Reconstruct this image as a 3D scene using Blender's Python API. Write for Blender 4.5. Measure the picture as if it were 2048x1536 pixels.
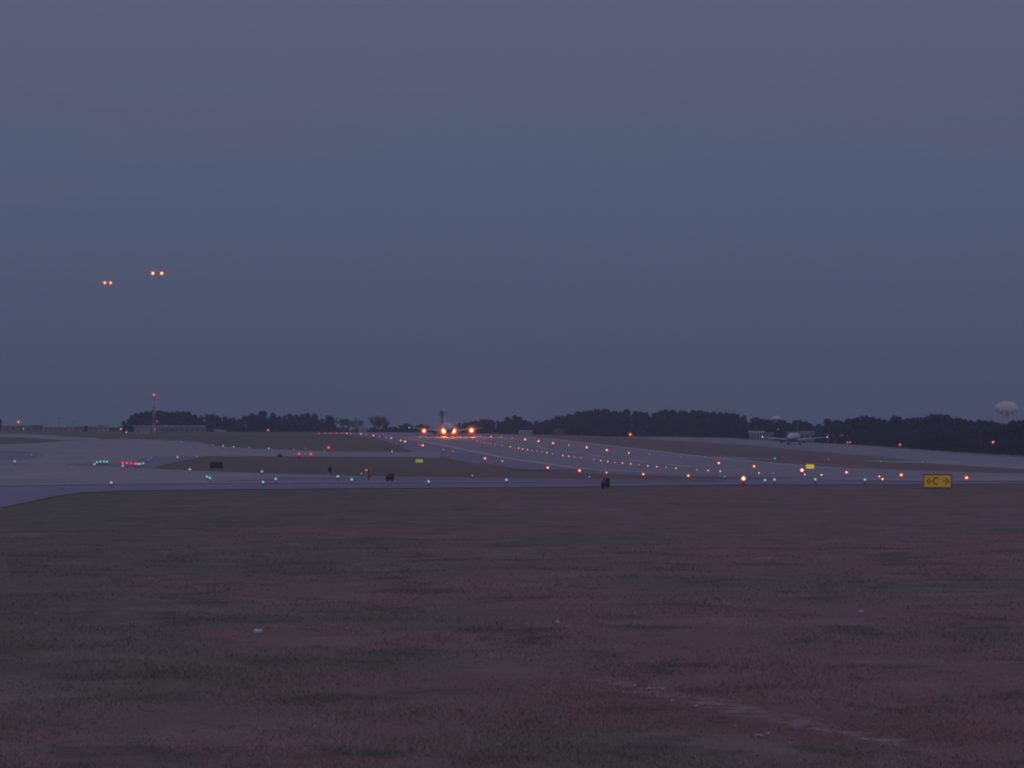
import bpy, math, random
import numpy as np
from mathutils import Vector, Matrix

for _o in list(bpy.data.objects):
    bpy.data.objects.remove(_o)
SC = bpy.context.scene
COL = SC.collection
R = math.radians
random.seed(7)
RNG = np.random.default_rng(11)

# ------------------------------------------------------------------ camera
F, CH, HY = 6000.0, 3.8, 860.0          # focal length in photo pixels, eye height, horizon row
cam = bpy.data.cameras.new("camera")
cam.sensor_width = 36.0
cam.lens = F / 2048 * 36
cam.shift_y = (HY - 768) / 2048
cam.clip_start, cam.clip_end = 0.5, 60000
camo = bpy.data.objects.new("camera", cam)
COL.objects.link(camo)
camo.location = (0, 0, CH)
camo.rotation_euler = (R(90), 0, 0)
SC.camera = camo
SC.view_settings.view_transform = 'Standard'
SC.view_settings.look = 'None'
SC.view_settings.exposure = 0.0
SC.view_settings.gamma = 1.0
SC.cycles.filter_width = 2.1            # soft old-film optics
SC.cycles.sample_clamp_indirect = 2.0
SC.cycles.volume_bounces = 0
SC.cycles.max_bounces = 6


def lin(r, g, b):
    f = lambda c: (c / 255 / 12.92) if c <= 10.3 else ((c / 255 + .055) / 1.055) ** 2.4
    return (f(r), f(g), f(b), 1.0)


# ------------------------------------------------------------------ world (dusk sky)
W = bpy.data.worlds.new("World")
SC.world = W
W.use_nodes = True
nt = W.node_tree
nt.nodes.clear()
N = lambda t, **k: _node(nt, t, **k)


def _node(tree, t, **k):
    n = tree.nodes.new(t)
    for a, v in k.items():
        setattr(n, a, v)
    return n


def ramp(tree, stops, interp='LINEAR'):
    n = tree.nodes.new('ShaderNodeValToRGB')
    n.color_ramp.interpolation = interp
    e = n.color_ramp.elements
    while len(e) < len(stops):
        e.new(0.5)
    for el, (p, c) in zip(e, stops):
        el.position = p
        el.color = c
    return n


def mathn(tree, op, a=None, b=None, clamp=False):
    n = tree.nodes.new('ShaderNodeMath')
    n.operation = op
    n.use_clamp = clamp
    for i, v in enumerate((a, b)):
        if v is None:
            continue
        if isinstance(v, (int, float)):
            n.inputs[i].default_value = v
        else:
            tree.links.new(v, n.inputs[i])
    return n.outputs[0]


SKY_GAIN = 1.0
wo = N('ShaderNodeOutputWorld')
bg = N('ShaderNodeBackground')
tc = N('ShaderNodeTexCoord')
sep = N('ShaderNodeSeparateXYZ')
nt.links.new(tc.outputs['Generated'], sep.inputs[0])
Zd, Xd, Yd = sep.outputs[2], sep.outputs[0], sep.outputs[1]


def k_(c, k):
    return (c[0] * k, c[1] * k, c[2] * k, 1)


rp = ramp(nt, [(0.0, lin(76, 79, 104)), (0.030, lin(80, 100, 127)), (0.068, lin(81, 106, 134)),
               (0.100, lin(88, 104, 129)), (0.150, lin(104, 108, 131)), (0.35, lin(136, 138, 166)),
               (1.0, lin(146, 150, 182))])
nt.links.new(Zd, rp.inputs[0])
# faint pinkish cloud bank high in the frame, soft lower edge
mp = N('ShaderNodeMapping')
mp.inputs['Scale'].default_value = (5.0, 5.0, 55.0)
mp.inputs['Rotation'].default_value = (0, R(3), 0)
mp.inputs['Location'].default_value = (0.3, 0.1, 0.4)
nt.links.new(tc.outputs['Generated'], mp.inputs[0])
nz = N('ShaderNodeTexNoise')
nz.inputs['Scale'].default_value = 1.6
nz.inputs['Detail'].default_value = 5
nz.inputs['Roughness'].default_value = .45
nt.links.new(mp.outputs[0], nz.inputs[0])
# elevation mask: bank lower edge sits a little lower at the sides than in the middle
ax = mathn(nt, 'MULTIPLY', mathn(nt, 'ABSOLUTE', mathn(nt, 'ADD', Xd, 0.01)), 0.06)
zz = mathn(nt, 'ADD', Zd, ax)
zz = mathn(nt, 'ADD', zz, mathn(nt, 'MULTIPLY', mathn(nt, 'SUBTRACT', nz.outputs[0], 0.5), 0.10))
mr = N('ShaderNodeMapRange')
mr.interpolation_type = 'SMOOTHSTEP'
nt.links.new(zz, mr.inputs[0])
mr.inputs[1].default_value = 0.094
mr.inputs[2].default_value = 0.118
mr2 = N('ShaderNodeMapRange')
mr2.interpolation_type = 'SMOOTHSTEP'
nt.links.new(Zd, mr2.inputs[0])
mr2.inputs[1].default_value = 0.15
mr2.inputs[2].default_value = 0.5
mr2.inputs[3].default_value = 1.0
mr2.inputs[4].default_value = 0.0
cm = mathn(nt, 'MULTIPLY', mathn(nt, 'MULTIPLY', mr.outputs[0], mr2.outputs[0]), 0.8)
mx = N('ShaderNodeMixRGB')
mx.inputs[2].default_value = lin(102, 96, 126)
nt.links.new(cm, mx.inputs[0])
nt.links.new(rp.outputs[0], mx.inputs[1])
# afterglow behind the camera (the west), which lights the field from the front
gl = N('ShaderNodeMapRange')
gl.interpolation_type = 'SMOOTHSTEP'
nt.links.new(mathn(nt, 'MULTIPLY', Yd, -1.0), gl.inputs[0])
gl.inputs[1].default_value = -0.1
gl.inputs[2].default_value = 1.0
add = N('ShaderNodeMixRGB', blend_type='ADD')
add.inputs[0].default_value = 1.0
glc = N('ShaderNodeMixRGB', blend_type='MULTIPLY')
glc.inputs[0].default_value = 1.0
glc.inputs[2].default_value = (0.30, 0.21, 0.27, 1)
nt.links.new(gl.outputs[0], glc.inputs[1])
nt.links.new(mx.outputs[0], add.inputs[1])
nt.links.new(glc.outputs[0], add.inputs[2])
# a little of the physical twilight sky under it
SUN_EL, SUN_ROT = R(1.0), R(180)
sk = N('ShaderNodeTexSky')
sk.sky_type = 'NISHITA'
sk.sun_disc = False
sk.sun_elevation = SUN_EL
sk.sun_rotation = SUN_ROT
add2 = N('ShaderNodeMixRGB', blend_type='ADD')
add2.inputs[0].default_value = 0.006
nt.links.new(add.outputs[0], add2.inputs[1])
nt.links.new(sk.outputs[0], add2.inputs[2])
nt.links.new(add2.outputs[0], bg.inputs[0])
bg.inputs[1].default_value = SKY_GAIN
nt.links.new(bg.outputs[0], wo.inputs[0])

# last light of the set sun, very weak and broad, from behind the camera
sl = bpy.data.lights.new("sun", 'SUN')
sl.energy = 0.03
sl.angle = R(30)
sl.color = (1.0, 0.8, 0.78)
slo = bpy.data.objects.new("sun", sl)
COL.objects.link(slo)
slo.rotation_euler = (R(82), 0, R(8))

# ------------------------------------------------------------------ helpers
MATS = {}


def mat(name, col, rough=0.8, var=0.15, scale=2.0, metal=0.0, spec=0.3, emit=None, es=0.0):
    if name in MATS:
        return MATS[name]
    m = bpy.data.materials.new(name)
    m.use_nodes = True
    t = m.node_tree
    b = t.nodes['Principled BSDF']
    b.inputs['Roughness'].default_value = rough
    b.inputs['Metallic'].default_value = metal
    b.inputs['Specular IOR Level'].default_value = spec
    if var > 0:
        tcn = t.nodes.new('ShaderNodeTexCoord')
        n = t.nodes.new('ShaderNodeTexNoise')
        n.inputs['Scale'].default_value = scale
        n.inputs['Detail'].default_value = 4
        t.links.new(tcn.outputs['Object'], n.inputs[0])
        r_ = ramp(t, [(0.3, k_(col, 1 - var)), (0.7, k_(col, 1 + var))])
        t.links.new(n.outputs[0], r_.inputs[0])
        t.links.new(r_.outputs[0], b.inputs['Base Color'])
    else:
        b.inputs['Base Color'].default_value = (*col[:3], 1)
    if emit:
        b.inputs['Emission Color'].default_value = (*emit[:3], 1)
        b.inputs['Emission Strength'].default_value = es
    MATS[name] = m
    return m


def lamp_mat(name, col, s):
    if name in MATS:
        return MATS[name]
    m = mat(name, (0.3, 0.3, 0.3), 0.3, 0, emit=col, es=s)
    return m


class MB:
    def __init__(s):
        s.v, s.f = [], []

    def box(s, c, d, rz=0.0, taper=1.0):
        n = len(s.v)
        ca, sa = math.cos(rz), math.sin(rz)
        for k in (-1, 1):
            tp = taper if k > 0 else 1.0
            for i, j in ((-1, -1), (1, -1), (1, 1), (-1, 1)):
                x, y = i * d[0] / 2 * tp, j * d[1] / 2 * tp
                s.v.append((c[0] + x * ca - y * sa, c[1] + x * sa + y * ca, c[2] + k * d[2] / 2))
        s.f += [(n + 3, n + 2, n + 1, n), (n + 4, n + 5, n + 6, n + 7)] + \
               [(n + i, n + (i + 1) % 4, n + 4 + (i + 1) % 4, n + 4 + i) for i in range(4)]
        return s

    def loft(s, rings, cap=True):
        n = len(s.v)
        k = len(rings[0])
        for r_ in rings:
            s.v += [tuple(p) for p in r_]
        for a in range(len(rings) - 1):
            for i in range(k):
                j = (i + 1) % k
                s.f.append((n + a * k + i, n + a * k + j, n + (a + 1) * k + j, n + (a + 1) * k + i))
        if cap:
            s.f.append(tuple(n + i for i in reversed(range(k))))
            e = n + (len(rings) - 1) * k
            s.f.append(tuple(e + i for i in range(k)))
        return s

    def tube(s, a, b, r0, r1=None, k=8):
        r1 = r0 if r1 is None else r1
        a, b = Vector(a), Vector(b)
        d = (b - a).normalized()
        u = d.orthogonal().normalized()
        w = d.cross(u)
        ring = lambda p, r_: [p + (u * math.cos(2 * math.pi * i / k) + w * math.sin(2 * math.pi * i / k)) * r_ for i in range(k)]
        return s.loft([ring(a, r0), ring(b, r1)])

    def lathe(s, prof, k=16, c=(0, 0, 0)):
        return s.loft([[(c[0] + r_ * math.cos(2 * math.pi * i / k), c[1] + r_ * math.sin(2 * math.pi * i / k), c[2] + z)
                        for i in range(k)] for r_, z in prof])

    def ball(s, c, r, sz=1.0, k=12, m=8):
        prof = [(max(1e-3, r * math.sin(math.pi * i / m)), -r * sz * math.cos(math.pi * i / m)) for i in range(m + 1)]
        return s.lathe(prof, k, c)

    def prism(s, pts, y0, y1):           # outline in x,z extruded along y
        return s.loft([[(x, y0, z) for x, z in pts], [(x, y1, z) for x, z in pts]])

    def build(s, name, m, parent=None, smooth=False):
        me = bpy.data.meshes.new(name)
        me.from_pydata([tuple(v) for v in s.v], [], s.f)
        me.update()
        if smooth:
            me.polygons.foreach_set('use_smooth', [True] * len(me.polygons))
        for mm in (m if isinstance(m, (list, tuple)) else [m]):
            me.materials.append(mm)
        o = bpy.data.objects.new(name, me)
        COL.objects.link(o)
        if parent:
            o.parent = parent
        return o


def npmesh(name, V, Fq, m, smooth=False, parent=None):
    """mesh from numpy vertices and an (n,k) face array"""
    me = bpy.data.meshes.new(name)
    V = np.asarray(V, dtype=np.float32)
    Fq = np.asarray(Fq, dtype=np.int32)
    n, k = Fq.shape
    me.vertices.add(len(V))
    me.vertices.foreach_set('co', V.ravel())
    me.loops.add(n * k)
    me.loops.foreach_set('vertex_index', Fq.ravel())
    me.polygons.add(n)
    me.polygons.foreach_set('loop_start', np.arange(0, n * k, k, dtype=np.int32))
    me.polygons.foreach_set('loop_total', np.full(n, k, dtype=np.int32))
    if smooth:
        me.polygons.foreach_set('use_smooth', np.ones(n, dtype=bool))
    me.update(calc_edges=True)
    me.validate()
    for mm in (m if isinstance(m, (list, tuple)) else [m]):
        me.materials.append(mm)
    o = bpy.data.objects.new(name, me)
    COL.objects.link(o)
    if parent:
        o.parent = parent
    return o


def tag(o, label=None, cat=None, group=None, kind=None):
    if label:
        o['label'] = label
    if cat:
        o['category'] = cat
    if group:
        o['group'] = group
    if kind:
        o['kind'] = kind
    return o


def empty(name, loc, rz=0.0):
    o = bpy.data.objects.new(name, None)
    o.empty_display_size = 0.5
    COL.objects.link(o)
    o.location = loc
    o.rotation_euler = (0, 0, rz)
    return o


def copy_tree(o, parent=None):
    c = o.copy()
    COL.objects.link(c)
    c.parent = parent
    for ch in list(o.children):
        copy_tree(ch, c)
    return c


ORD = ['first', 'second', 'third', 'fourth', 'fifth', 'sixth', 'seventh', 'eighth', 'ninth', 'tenth', 'eleventh',
       'twelfth', 'thirteenth', 'fourteenth', 'fifteenth', 'sixteenth', 'seventeenth', 'eighteenth', 'nineteenth',
       'twentieth', 'twenty-first', 'twenty-second', 'twenty-third', 'twenty-fourth', 'twenty-fifth', 'twenty-sixth',
       'twenty-seventh', 'twenty-eighth', 'twenty-ninth', 'thirtieth', 'thirty-first', 'thirty-second', 'thirty-third',
       'thirty-fourth', 'thirty-fifth', 'thirty-sixth', 'thirty-seventh', 'thirty-eighth', 'thirty-ninth', 'fortieth',
       'forty-first', 'forty-second', 'forty-third']

# ------------------------------------------------------------------ terrain
ZR = np.array([(0, 0), (225, 0), (256, -.6), (300, -1.1), (357, -1.8), (399, -2.3), (440, -2.7), (480, -3.0),
               (517, -3.25), (566, -3.4), (630, -3.1), (697, -2.8), (820, -1.5), (902, -.7), (984, .2), (1061, .95),
               (1176, 1.55), (1275, 2.0), (1758, 2.4), (2500, 2.9), (20000, 3.0)])
ZR2 = np.array([(0, 0), (225, 0), (400, -3.6), (600, -6.0), (800, -7.0), (934, -6.6), (1144, -4.4), (1304, -2.6),
                (1554, -1.2), (1654, -.3), (1800, .7), (2500, 2.4), (20000, 3.0)])
ZL = np.array([(0, 0), (800, 0), (1200, .8), (1500, 1.8), (1900, 2.75), (3000, 2.95), (20000, 3.0)])
MS = 0.10                                # sideways run of both runways per metre of depth


def _sm(tab, d=18.0):
    ys = np.arange(0, 20001, 4.0)
    zs = np.interp(ys, tab[:, 0], tab[:, 1])
    k = np.hanning(21)
    k /= k.sum()
    zs = np.convolve(np.pad(zs, 10, mode='edge'), k, mode='valid')
    return ys, zs


TR, TR2, TL = _sm(ZR), _sm(ZR2), _sm(ZL)


def sstep(a, b, x):
    t = np.clip((x - a) / (b - a), 0, 1)
    return t * t * (3 - 2 * t)


def ground_z(X, Y):
    X, Y = np.asarray(X, float), np.asarray(Y, float)
    u = X + 25 - MS * (1176 - Y)
    zr, z2, zl = np.interp(Y, *TR), np.interp(Y, *TR2), np.interp(Y, *TL)
    z = np.where(u < 0, zr + (zl - zr) * sstep(30, 150, -u), zr + (z2 - zr) * np.clip((u - 28) / 107, 0, 1))
    z = z - 2.6 * sstep(188, 212, u) * sstep(500, 800, Y) * (1 - sstep(1560, 1700, Y))
    # slow small swells of the field, none on the paved strips
    return z


YS = np.concatenate([np.arange(8, 300, 0.5), np.arange(300, 3000, 1.0), np.arange(3000, 12000, 20.0)])


def at(x, y, lift=0.0):
    """ground point seen at photo pixel x, y (optionally a point `lift` metres above it)"""
    s = (x - 1024) / F
    z = ground_z(s * YS, YS) + lift
    yi = HY + (CH - z) * F / YS
    idx = np.nonzero(yi <= y)[0]
    if len(idx) == 0:
        Y = 3000.0
    else:
        i = idx[0]
        if i == 0:
            Y = YS[0]
        else:
            t = (yi[i - 1] - y) / max(1e-9, yi[i - 1] - yi[i])
            Y = YS[i - 1] + t * (YS[i] - YS[i - 1])
    return Vector((s * Y, Y, float(ground_z(s * Y, Y))))


def on(x, Y):
    """ground point at depth Y in the direction of photo column x"""
    X = (x - 1024) / F * Y
    return Vector((X, Y, float(ground_z(X, Y))))


# ground materials -----------------------------------------------------------
def turf_material(name, blade=False):
    m = bpy.data.materials.new(name)
    m.use_nodes = True
    t = m.node_tree
    b = t.nodes['Principled BSDF']
    b.inputs['Roughness'].default_value = 0.95
    b.inputs['Specular IOR Level'].default_value = 0.1
    geo = t.nodes.new('ShaderNodeNewGeometry')

    def noise(scale, detail=4, rough=.55, off=0.0, sx=1.0):
        mpn = t.nodes.new('ShaderNodeMapping')
        mpn.inputs['Location'].default_value = (off, off * .7, 0)
        mpn.inputs['Scale'].default_value = (sx, 1, 0)
        t.links.new(geo.outputs['Position'], mpn.inputs[0])
        n = t.nodes.new('ShaderNodeTexNoise')
        n.inputs['Scale'].default_value = scale
        n.inputs['Detail'].default_value = detail
        n.inputs['Roughness'].default_value = rough
        t.links.new(mpn.outputs[0], n.inputs[0])
        return n.outputs[0]

    def mix(f, a, c, mode='MIX'):
        n = t.nodes.new('ShaderNodeMixRGB')
        n.blend_type = mode
        for i, v in enumerate((f, a, c)):
            if isinstance(v, (int, float)):
                n.inputs[i].default_value = v
            elif isinstance(v, tuple):
                n.inputs[i].default_value = v
            else:
                t.links.new(v, n.inputs[i])
        return n.outputs[0]

    def step(v, a, c):
        n = t.nodes.new('ShaderNodeMapRange')
        n.interpolation_type = 'SMOOTHSTEP'
        t.links.new(v, n.inputs[0])
        n.inputs[1].default_value = a
        n.inputs[2].default_value = c
        return n.outputs[0]

    G1, G2, G3, G4 = TURF
    big = noise(0.075, 5, .6, 3.0)
    mid = noise(0.26, 6, .62, 17.0, 1.1)
    fine = noise(5.5, 4, .65, 41.0)
    sp0 = t.nodes.new('ShaderNodeSeparateXYZ')
    t.links.new(geo.outputs['Position'], sp0.inputs[0])
    left = mathn(t, 'MULTIPLY', mathn(t, 'SUBTRACT', 1.0, step(sp0.outputs[0], -9., -.5)), .13)
    big = mathn(t, 'ADD', mathn(t, 'SUBTRACT', big, .035), left)
    c = mix(step(big, .40, .62), G1, G2)                 # dormant red-brown / olive green
    c = mix(mathn(t, 'MULTIPLY', step(mid, .5, .68), .75), c, G3)      # straw patches
    dk = noise(0.36, 6, .64, 71.0, 1.2)
    c = mix(mathn(t, 'MULTIPLY', step(dk, .50, .66), .85), c, G4)      # thick dark green tufts
    # worn earth track running across the near field
    sp = t.nodes.new('ShaderNodeSeparateXYZ')
    t.links.new(geo.outputs['Position'], sp.inputs[0])
    # line from (0.9,47) to (5.0,35.5): signed offset
    dx, dy = 4.1, -11.5
    L = math.hypot(dx, dy)
    d = mathn(t, 'ADD', mathn(t, 'MULTIPLY', sp.outputs[0], dy / L), mathn(t, 'MULTIPLY', sp.outputs[1], -dx / L))
    d = mathn(t, 'ADD', d, -(0.9 * dy / L - 47 * dx / L))
    d = mathn(t, 'ABSOLUTE', mathn(t, 'ADD', d, mathn(t, 'MULTIPLY', mathn(t, 'SUBTRACT', noise(.8, 4, .6, 5.), .5), 1.6)))
    trk = mathn(t, 'SUBTRACT', 1.0, step(d, .05, .55))
    rng = mathn(t, 'MULTIPLY', step(sp.outputs[1], 34.5, 37.), mathn(t, 'SUBTRACT', 1.0, step(sp.outputs[1], 44., 47.)))
    trk = mathn(t, 'MULTIPLY', mathn(t, 'MULTIPLY', trk, rng), step(noise(2.4, 5, .7, 9.), .42, .6))
    red = mathn(t, 'MULTIPLY', mathn(t, 'MULTIPLY', mathn(t, 'SUBTRACT', 1.0, step(d, .2, 3.4)), rng), .5)
    c = mix(red, c, (0.135, 0.068, 0.062, 1))
    c = mix(mathn(t, 'MULTIPLY', trk, .75), c, (0.24, 0.19, 0.20, 1))
    # a second bare scrape further out
    c2 = mix(mathn(t, 'MULTIPLY', step(noise(.33, 4, .6, 93.), .66, .74), .45), c, (0.2, 0.15, 0.15, 1))
    v = t.nodes.new('ShaderNodeMapRange')
    t.links.new(fine, v.inputs[0])
    v.inputs[1].default_value, v.inputs[2].default_value = .25, .75
    v.inputs[3].default_value, v.inputs[4].default_value = (.88, 1.11)
    vv = t.nodes.new('ShaderNodeCombineXYZ')
    for i in range(3):
        t.links.new(v.outputs[0], vv.inputs[i])
    c = mix(1.0, c2, vv.outputs[0], 'MULTIPLY')
    if blade:
        at_ = t.nodes.new('ShaderNodeAttribute')
        at_.attribute_name = 'tone'
        c = mix(1.0, c, at_.outputs['Color'], 'MULTIPLY')
    t.links.new(c, b.inputs['Base Color'])
    if not blade:
        bn = t.nodes.new('ShaderNodeBump')
        bn.inputs['Strength'].default_value = .3
        bn.inputs['Distance'].default_value = .06
        t.links.new(noise(9, 5, .7, 2.), bn.inputs['Height'])
        t.links.new(bn.outputs[0], b.inputs['Normal'])
    return m


TURF = ((0.154, 0.098, 0.096, 1), (0.104, 0.099, 0.078, 1), (0.172, 0.136, 0.130, 1), (0.068, 0.070, 0.053, 1))
M_TURF = turf_material('turf')
M_BLADE = turf_material('grass_blades', True)


def pavement_material(name, col, joint=None, streak=.12):
    m = bpy.data.materials.new(name)
    m.use_nodes = True
    t = m.node_tree
    b = t.nodes['Principled BSDF']
    b.inputs['Roughness'].default_value = .85
    b.inputs['Specular IOR Level'].default_value = .25
    geo = t.nodes.new('ShaderNodeNewGeometry')
    outs = []
    for sc_, off, sx in ((.02, 0, 1), (.12, 30, .3), (1.3, 60, 1)):
        mpn = t.nodes.new('ShaderNodeMapping')
        mpn.inputs['Location'].default_value = (off, off, 0)
        mpn.inputs['Scale'].default_value = (1, sx, 0)
        t.links.new(geo.outputs['Position'], mpn.inputs[0])
        n = t.nodes.new('ShaderNodeTexNoise')
        n.inputs['Scale'].default_value = sc_
        n.inputs['Detail'].default_value = 5
        t.links.new(mpn.outputs[0], n.inputs[0])
        outs.append(n.outputs[0])
    s = mathn(t, 'ADD', mathn(t, 'ADD', outs[0], outs[1]), mathn(t, 'MULTIPLY', outs[2], .5))
    r_ = ramp(t, [(.35, k_(col, 1 - streak)), (.65, k_(col, 1 + streak))])
    t.links.new(mathn(t, 'MULTIPLY', s, .4), r_.inputs[0])
    t.links.new(r_.outputs[0], b.inputs['Base Color'])
    return m


M_CONC = pavement_material('worn_concrete', (.205, .188, .210), streak=.18)
M_RWY = pavement_material('runway_concrete', (.178, .162, .192), streak=.15)
M_SHO = pavement_material('asphalt_shoulder', (.150, .132, .200))
M_PAINT = mat('white_paint', (.36, .34, .38), .7, .25, .3)

# ground sheet ---------------------------------------------------------------
rows = np.concatenate([np.geomspace(4, 150, 90), np.arange(152, 230, 3.0), np.arange(230, 1800, 5.0),
                       np.arange(1800, 2600, 20.0), np.geomspace(2620, 13500, 60)])
cols = np.concatenate([-np.geomspace(14000, 260, 24), np.arange(-240, 2300, 14.0), np.geomspace(2320, 16000, 24)])
Sg = (cols - 1024) / F
XX = Sg[None, :] * rows[:, None]
lim = 2500 + 600 * np.abs(Sg)[None, :]
XX = np.sign(XX) * np.minimum(np.abs(XX), lim)
YY = np.repeat(rows[:, None], len(cols), 1)
ZZ = ground_z(XX, YY)
nr, nc = XX.shape
Vg = np.stack([XX, YY, ZZ], -1).reshape(-1, 3)
i0 = (np.arange(nr - 1)[:, None] * nc + np.arange(nc - 1)[None, :]).ravel()
Fg = np.stack([i0, i0 + 1, i0 + nc + 1, i0 + nc], 1)
tag(npmesh('ground', Vg, Fg, M_TURF, True), kind='structure')


def strip(name, top, bot, m, lift, step=6.0, x0=None, x1=None):
    """paved sheet between two photo-traced outlines, laid on the terrain"""
    top, bot = np.array(top, float), np.array(bot, float)
    a = max(top[0, 0], bot[0, 0]) if x0 is None else x0
    b = min(top[-1, 0], bot[-1, 0]) if x1 is None else x1
    xs = np.linspace(a, b, max(2, int((b - a) / step) + 1))
    YA = [at(x, np.interp(x, bot[:, 0], bot[:, 1])).y for x in xs]
    YB = [at(x, np.interp(x, top[:, 0], top[:, 1])).y for x in xs]
    ya, yb = np.array(YA), np.array(YB)
    yb = np.maximum(yb, ya + .01)
    nn = int(np.clip((yb - ya).max() / 5.0, 2, 160))
    tt = np.linspace(0, 1, nn + 1)
    Y = ya[None, :] + (yb - ya)[None, :] * tt[:, None]
    X = ((xs - 1024) / F)[None, :] * Y
    Z = ground_z(X, Y) + lift
    k = len(xs)
    V = np.stack([X, Y, Z], -1).reshape(-1, 3)
    i = (np.arange(nn)[:, None] * k + np.arange(k - 1)[None, :]).ravel()
    return tag(npmesh(name, V, np.stack([i, i + 1, i + k + 1, i + k], 1), m), kind='structure')


def lane(name, u0, u1, Y0, Y1, m, lift, dy=5.0, base=25.0, nu=6):
    """straight band parallel to the runways, offset u0..u1 from the main centreline"""
    ys = np.arange(Y0, Y1 + dy, dy)
    us = np.linspace(u0, u1, nu + 1)
    X = us[None, :] - base + MS * (1176 - ys)[:, None]
    Y = np.repeat(ys[:, None], nu + 1, 1)
    V = np.stack([X, Y, ground_z(X, Y) + lift], -1).reshape(-1, 3)
    k = nu + 1
    i = (np.arange(len(ys) - 1)[:, None] * k + np.arange(nu)[None, :]).ravel()
    return tag(npmesh(name, V, np.stack([i, i + 1, i + k + 1, i + k], 1), m), kind='structure')


# dark shoulders first, then pale pavement, then paint
lane('runway_shoulder', -36, 35, 243, 1740, M_SHO, .03)
lane('runway', -25.5, 25.5, 226, 1740, M_RWY, .06)
o = lane('runway_side_stripe', -24.8, -23.6, 340, 1740, M_PAINT, .075, nu=1)
o = lane('runway_side_stripe', 23.6, 24.8, 340, 1740, M_PAINT, .075, nu=1)
for k_i in range(18):
    y_ = 520 + k_i * 61
    lane('runway_centreline_dash', -.5, .5, y_, y_ + 30, M_PAINT, .075, nu=1)
for (uu, yy) in ((-9.5, 1085), (-3.2, 1064), (4.6, 1056), (10.0, 1056)):
    lane('runway_light_streak', uu - 1.6, uu + 1.6, yy, yy + 22, M_PAINT, .078, nu=1)  # pale bars painted in for the landing lights' reflections on the runway
lane('second_runway_shoulder', 136, 184, 640, 1800, M_SHO, .03)
lane('second_runway', 141, 180, 640, 1800, M_RWY, .06)

# near taxiway in front of the runway and its shoulder
sh_bot = [(-400, 1130), (-200, 1070), (0, 1017), (60, 1005), (100, 995), (160, 986), (256, 982), (500, 979), (800, 977),
          (1100, 975), (1300, 972), (1500, 970), (1700, 970), (2048, 968), (2300, 966)]
sh_top = [(-400, 972), (0, 972), (256, 969), (400, 960), (640, 956), (820, 957), (1100, 958), (1300, 959.5), (1500, 959),
          (1700, 958), (2048, 955), (2300, 955)]
strip('taxiway_shoulder', sh_top, sh_bot, M_SHO, .03)
lo_bot = [(-400, 976), (0, 973.5), (256, 970), (400, 968.5), (640, 967.5), (820, 967), (1000, 966.3), (1200, 965), (1450, 962.5)]
lo_top = [(-400, 968), (0, 967), (256, 966), (400, 965), (640, 964.4), (820, 964.8), (1000, 964.6), (1200, 963.6), (1450, 961.5)]
strip('taxiway', lo_top, lo_bot, M_CONC, .06)
up_top = [(-400, 936), (0, 935), (240, 936.5), (300, 938), (390, 942.5), (480, 946), (560, 949), (640, 950.5), (720, 953), (820, 955),
          (960, 957), (1100, 958.2), (1300, 959.4), (1440, 960)]
up_bot = [(-400, 968.5), (0, 967.5), (256, 966.5), (400, 965.5), (520, 961), (560, 957), (700, 957.2), (820, 957.8), (960, 958.6), (1100, 959.7),
          (1300, 960.6), (1440, 961)]
strip('taxiway', up_top, up_bot, M_CONC, .06)
strip('taxiway', [(1600, 956), (1700, 957), (2300, 957)], [(1600, 958), (1680, 962), (1830, 963.5), (2300, 963.5)], M_CONC, .066)

strip('runway_edge_shade', [(1020, 941), (1060, 939.5), (1120, 939), (1165, 941), (1195, 943.5)], [(1020, 941.6), (1060, 942), (1120, 942.3), (1165, 943.2), (1195, 944.2)], mat('painted_shade', (.055, .045, .06), .9, .2, .4), .05)  # dark strip painted in as the shade band below the runway edge
# wide apron on the left with its two islands cut out
ap_top = [(-400, 889), (0, 889), (60, 887.5), (100, 884.5), (150, 882), (200, 879), (240, 877.5), (320, 880), (347, 882), (430, 892.5), (496, 897),
          (600, 901), (640, 903), (700, 904), (780, 904.5), (830, 904.5), (880, 905)]
isl1_top = [(-400, 900), (0, 902), (50, 903.5), (80, 908), (95, 911)]
isl1_bot = [(-400, 922), (0, 922), (42, 922), (70, 917), (95, 912)]
ap_mid = [(-400, 900), (0, 902), (50, 903.5), (80, 908), (95, 911.5), (160, 912), (280, 912), (300, 913), (400, 913), (640, 913.5), (830, 914.5), (880, 917), (940, 921)]
strip('taxiway', ap_top, ap_mid, M_CONC, .06)
lm_top = [(-400, 922), (0, 922), (42, 922), (70, 917), (95, 911.5), (160, 912), (280, 912), (300, 913)]
lm_bot = [(-400, 936), (0, 935), (120, 935), (137, 930.5), (180, 928), (240, 927.5), (270, 925), (290, 917), (300, 913.5)]
strip('taxiway', lm_top, lm_bot, M_CONC, .06)
strip('taxiway', [(-400, 935), (0, 934), (120, 934.5), (137, 931.5), (240, 936)], [(-400, 936.5), (0, 936), (240, 937)], M_CONC, .062)
strip('taxiway_island', isl1_top, isl1_bot, M_SHO, .03)
strip('taxiway_island', [(137, 929.5), (180, 927.5), (240, 927), (270, 924.5), (290, 916.5), (300, 913), (400, 912.5), (410, 914)],
      [(137, 931.5), (240, 937), (300, 938), (330, 930), (360, 922), (410, 915)], M_SHO, .03)
strip('taxiway_shoulder', [(345, 881), (380, 881.5), (410, 886), (430, 890)], [(345, 883.5), (410, 891), (430, 893.5)], M_SHO, .03)
strip('taxiway_shoulder', [(780, 884), (800, 886), (830, 889.5), (860, 894), (900, 903), (960, 917)],
      [(780, 886), (800, 892), (830, 906), (900, 917), (960, 930)], M_SHO, .02)
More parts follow.
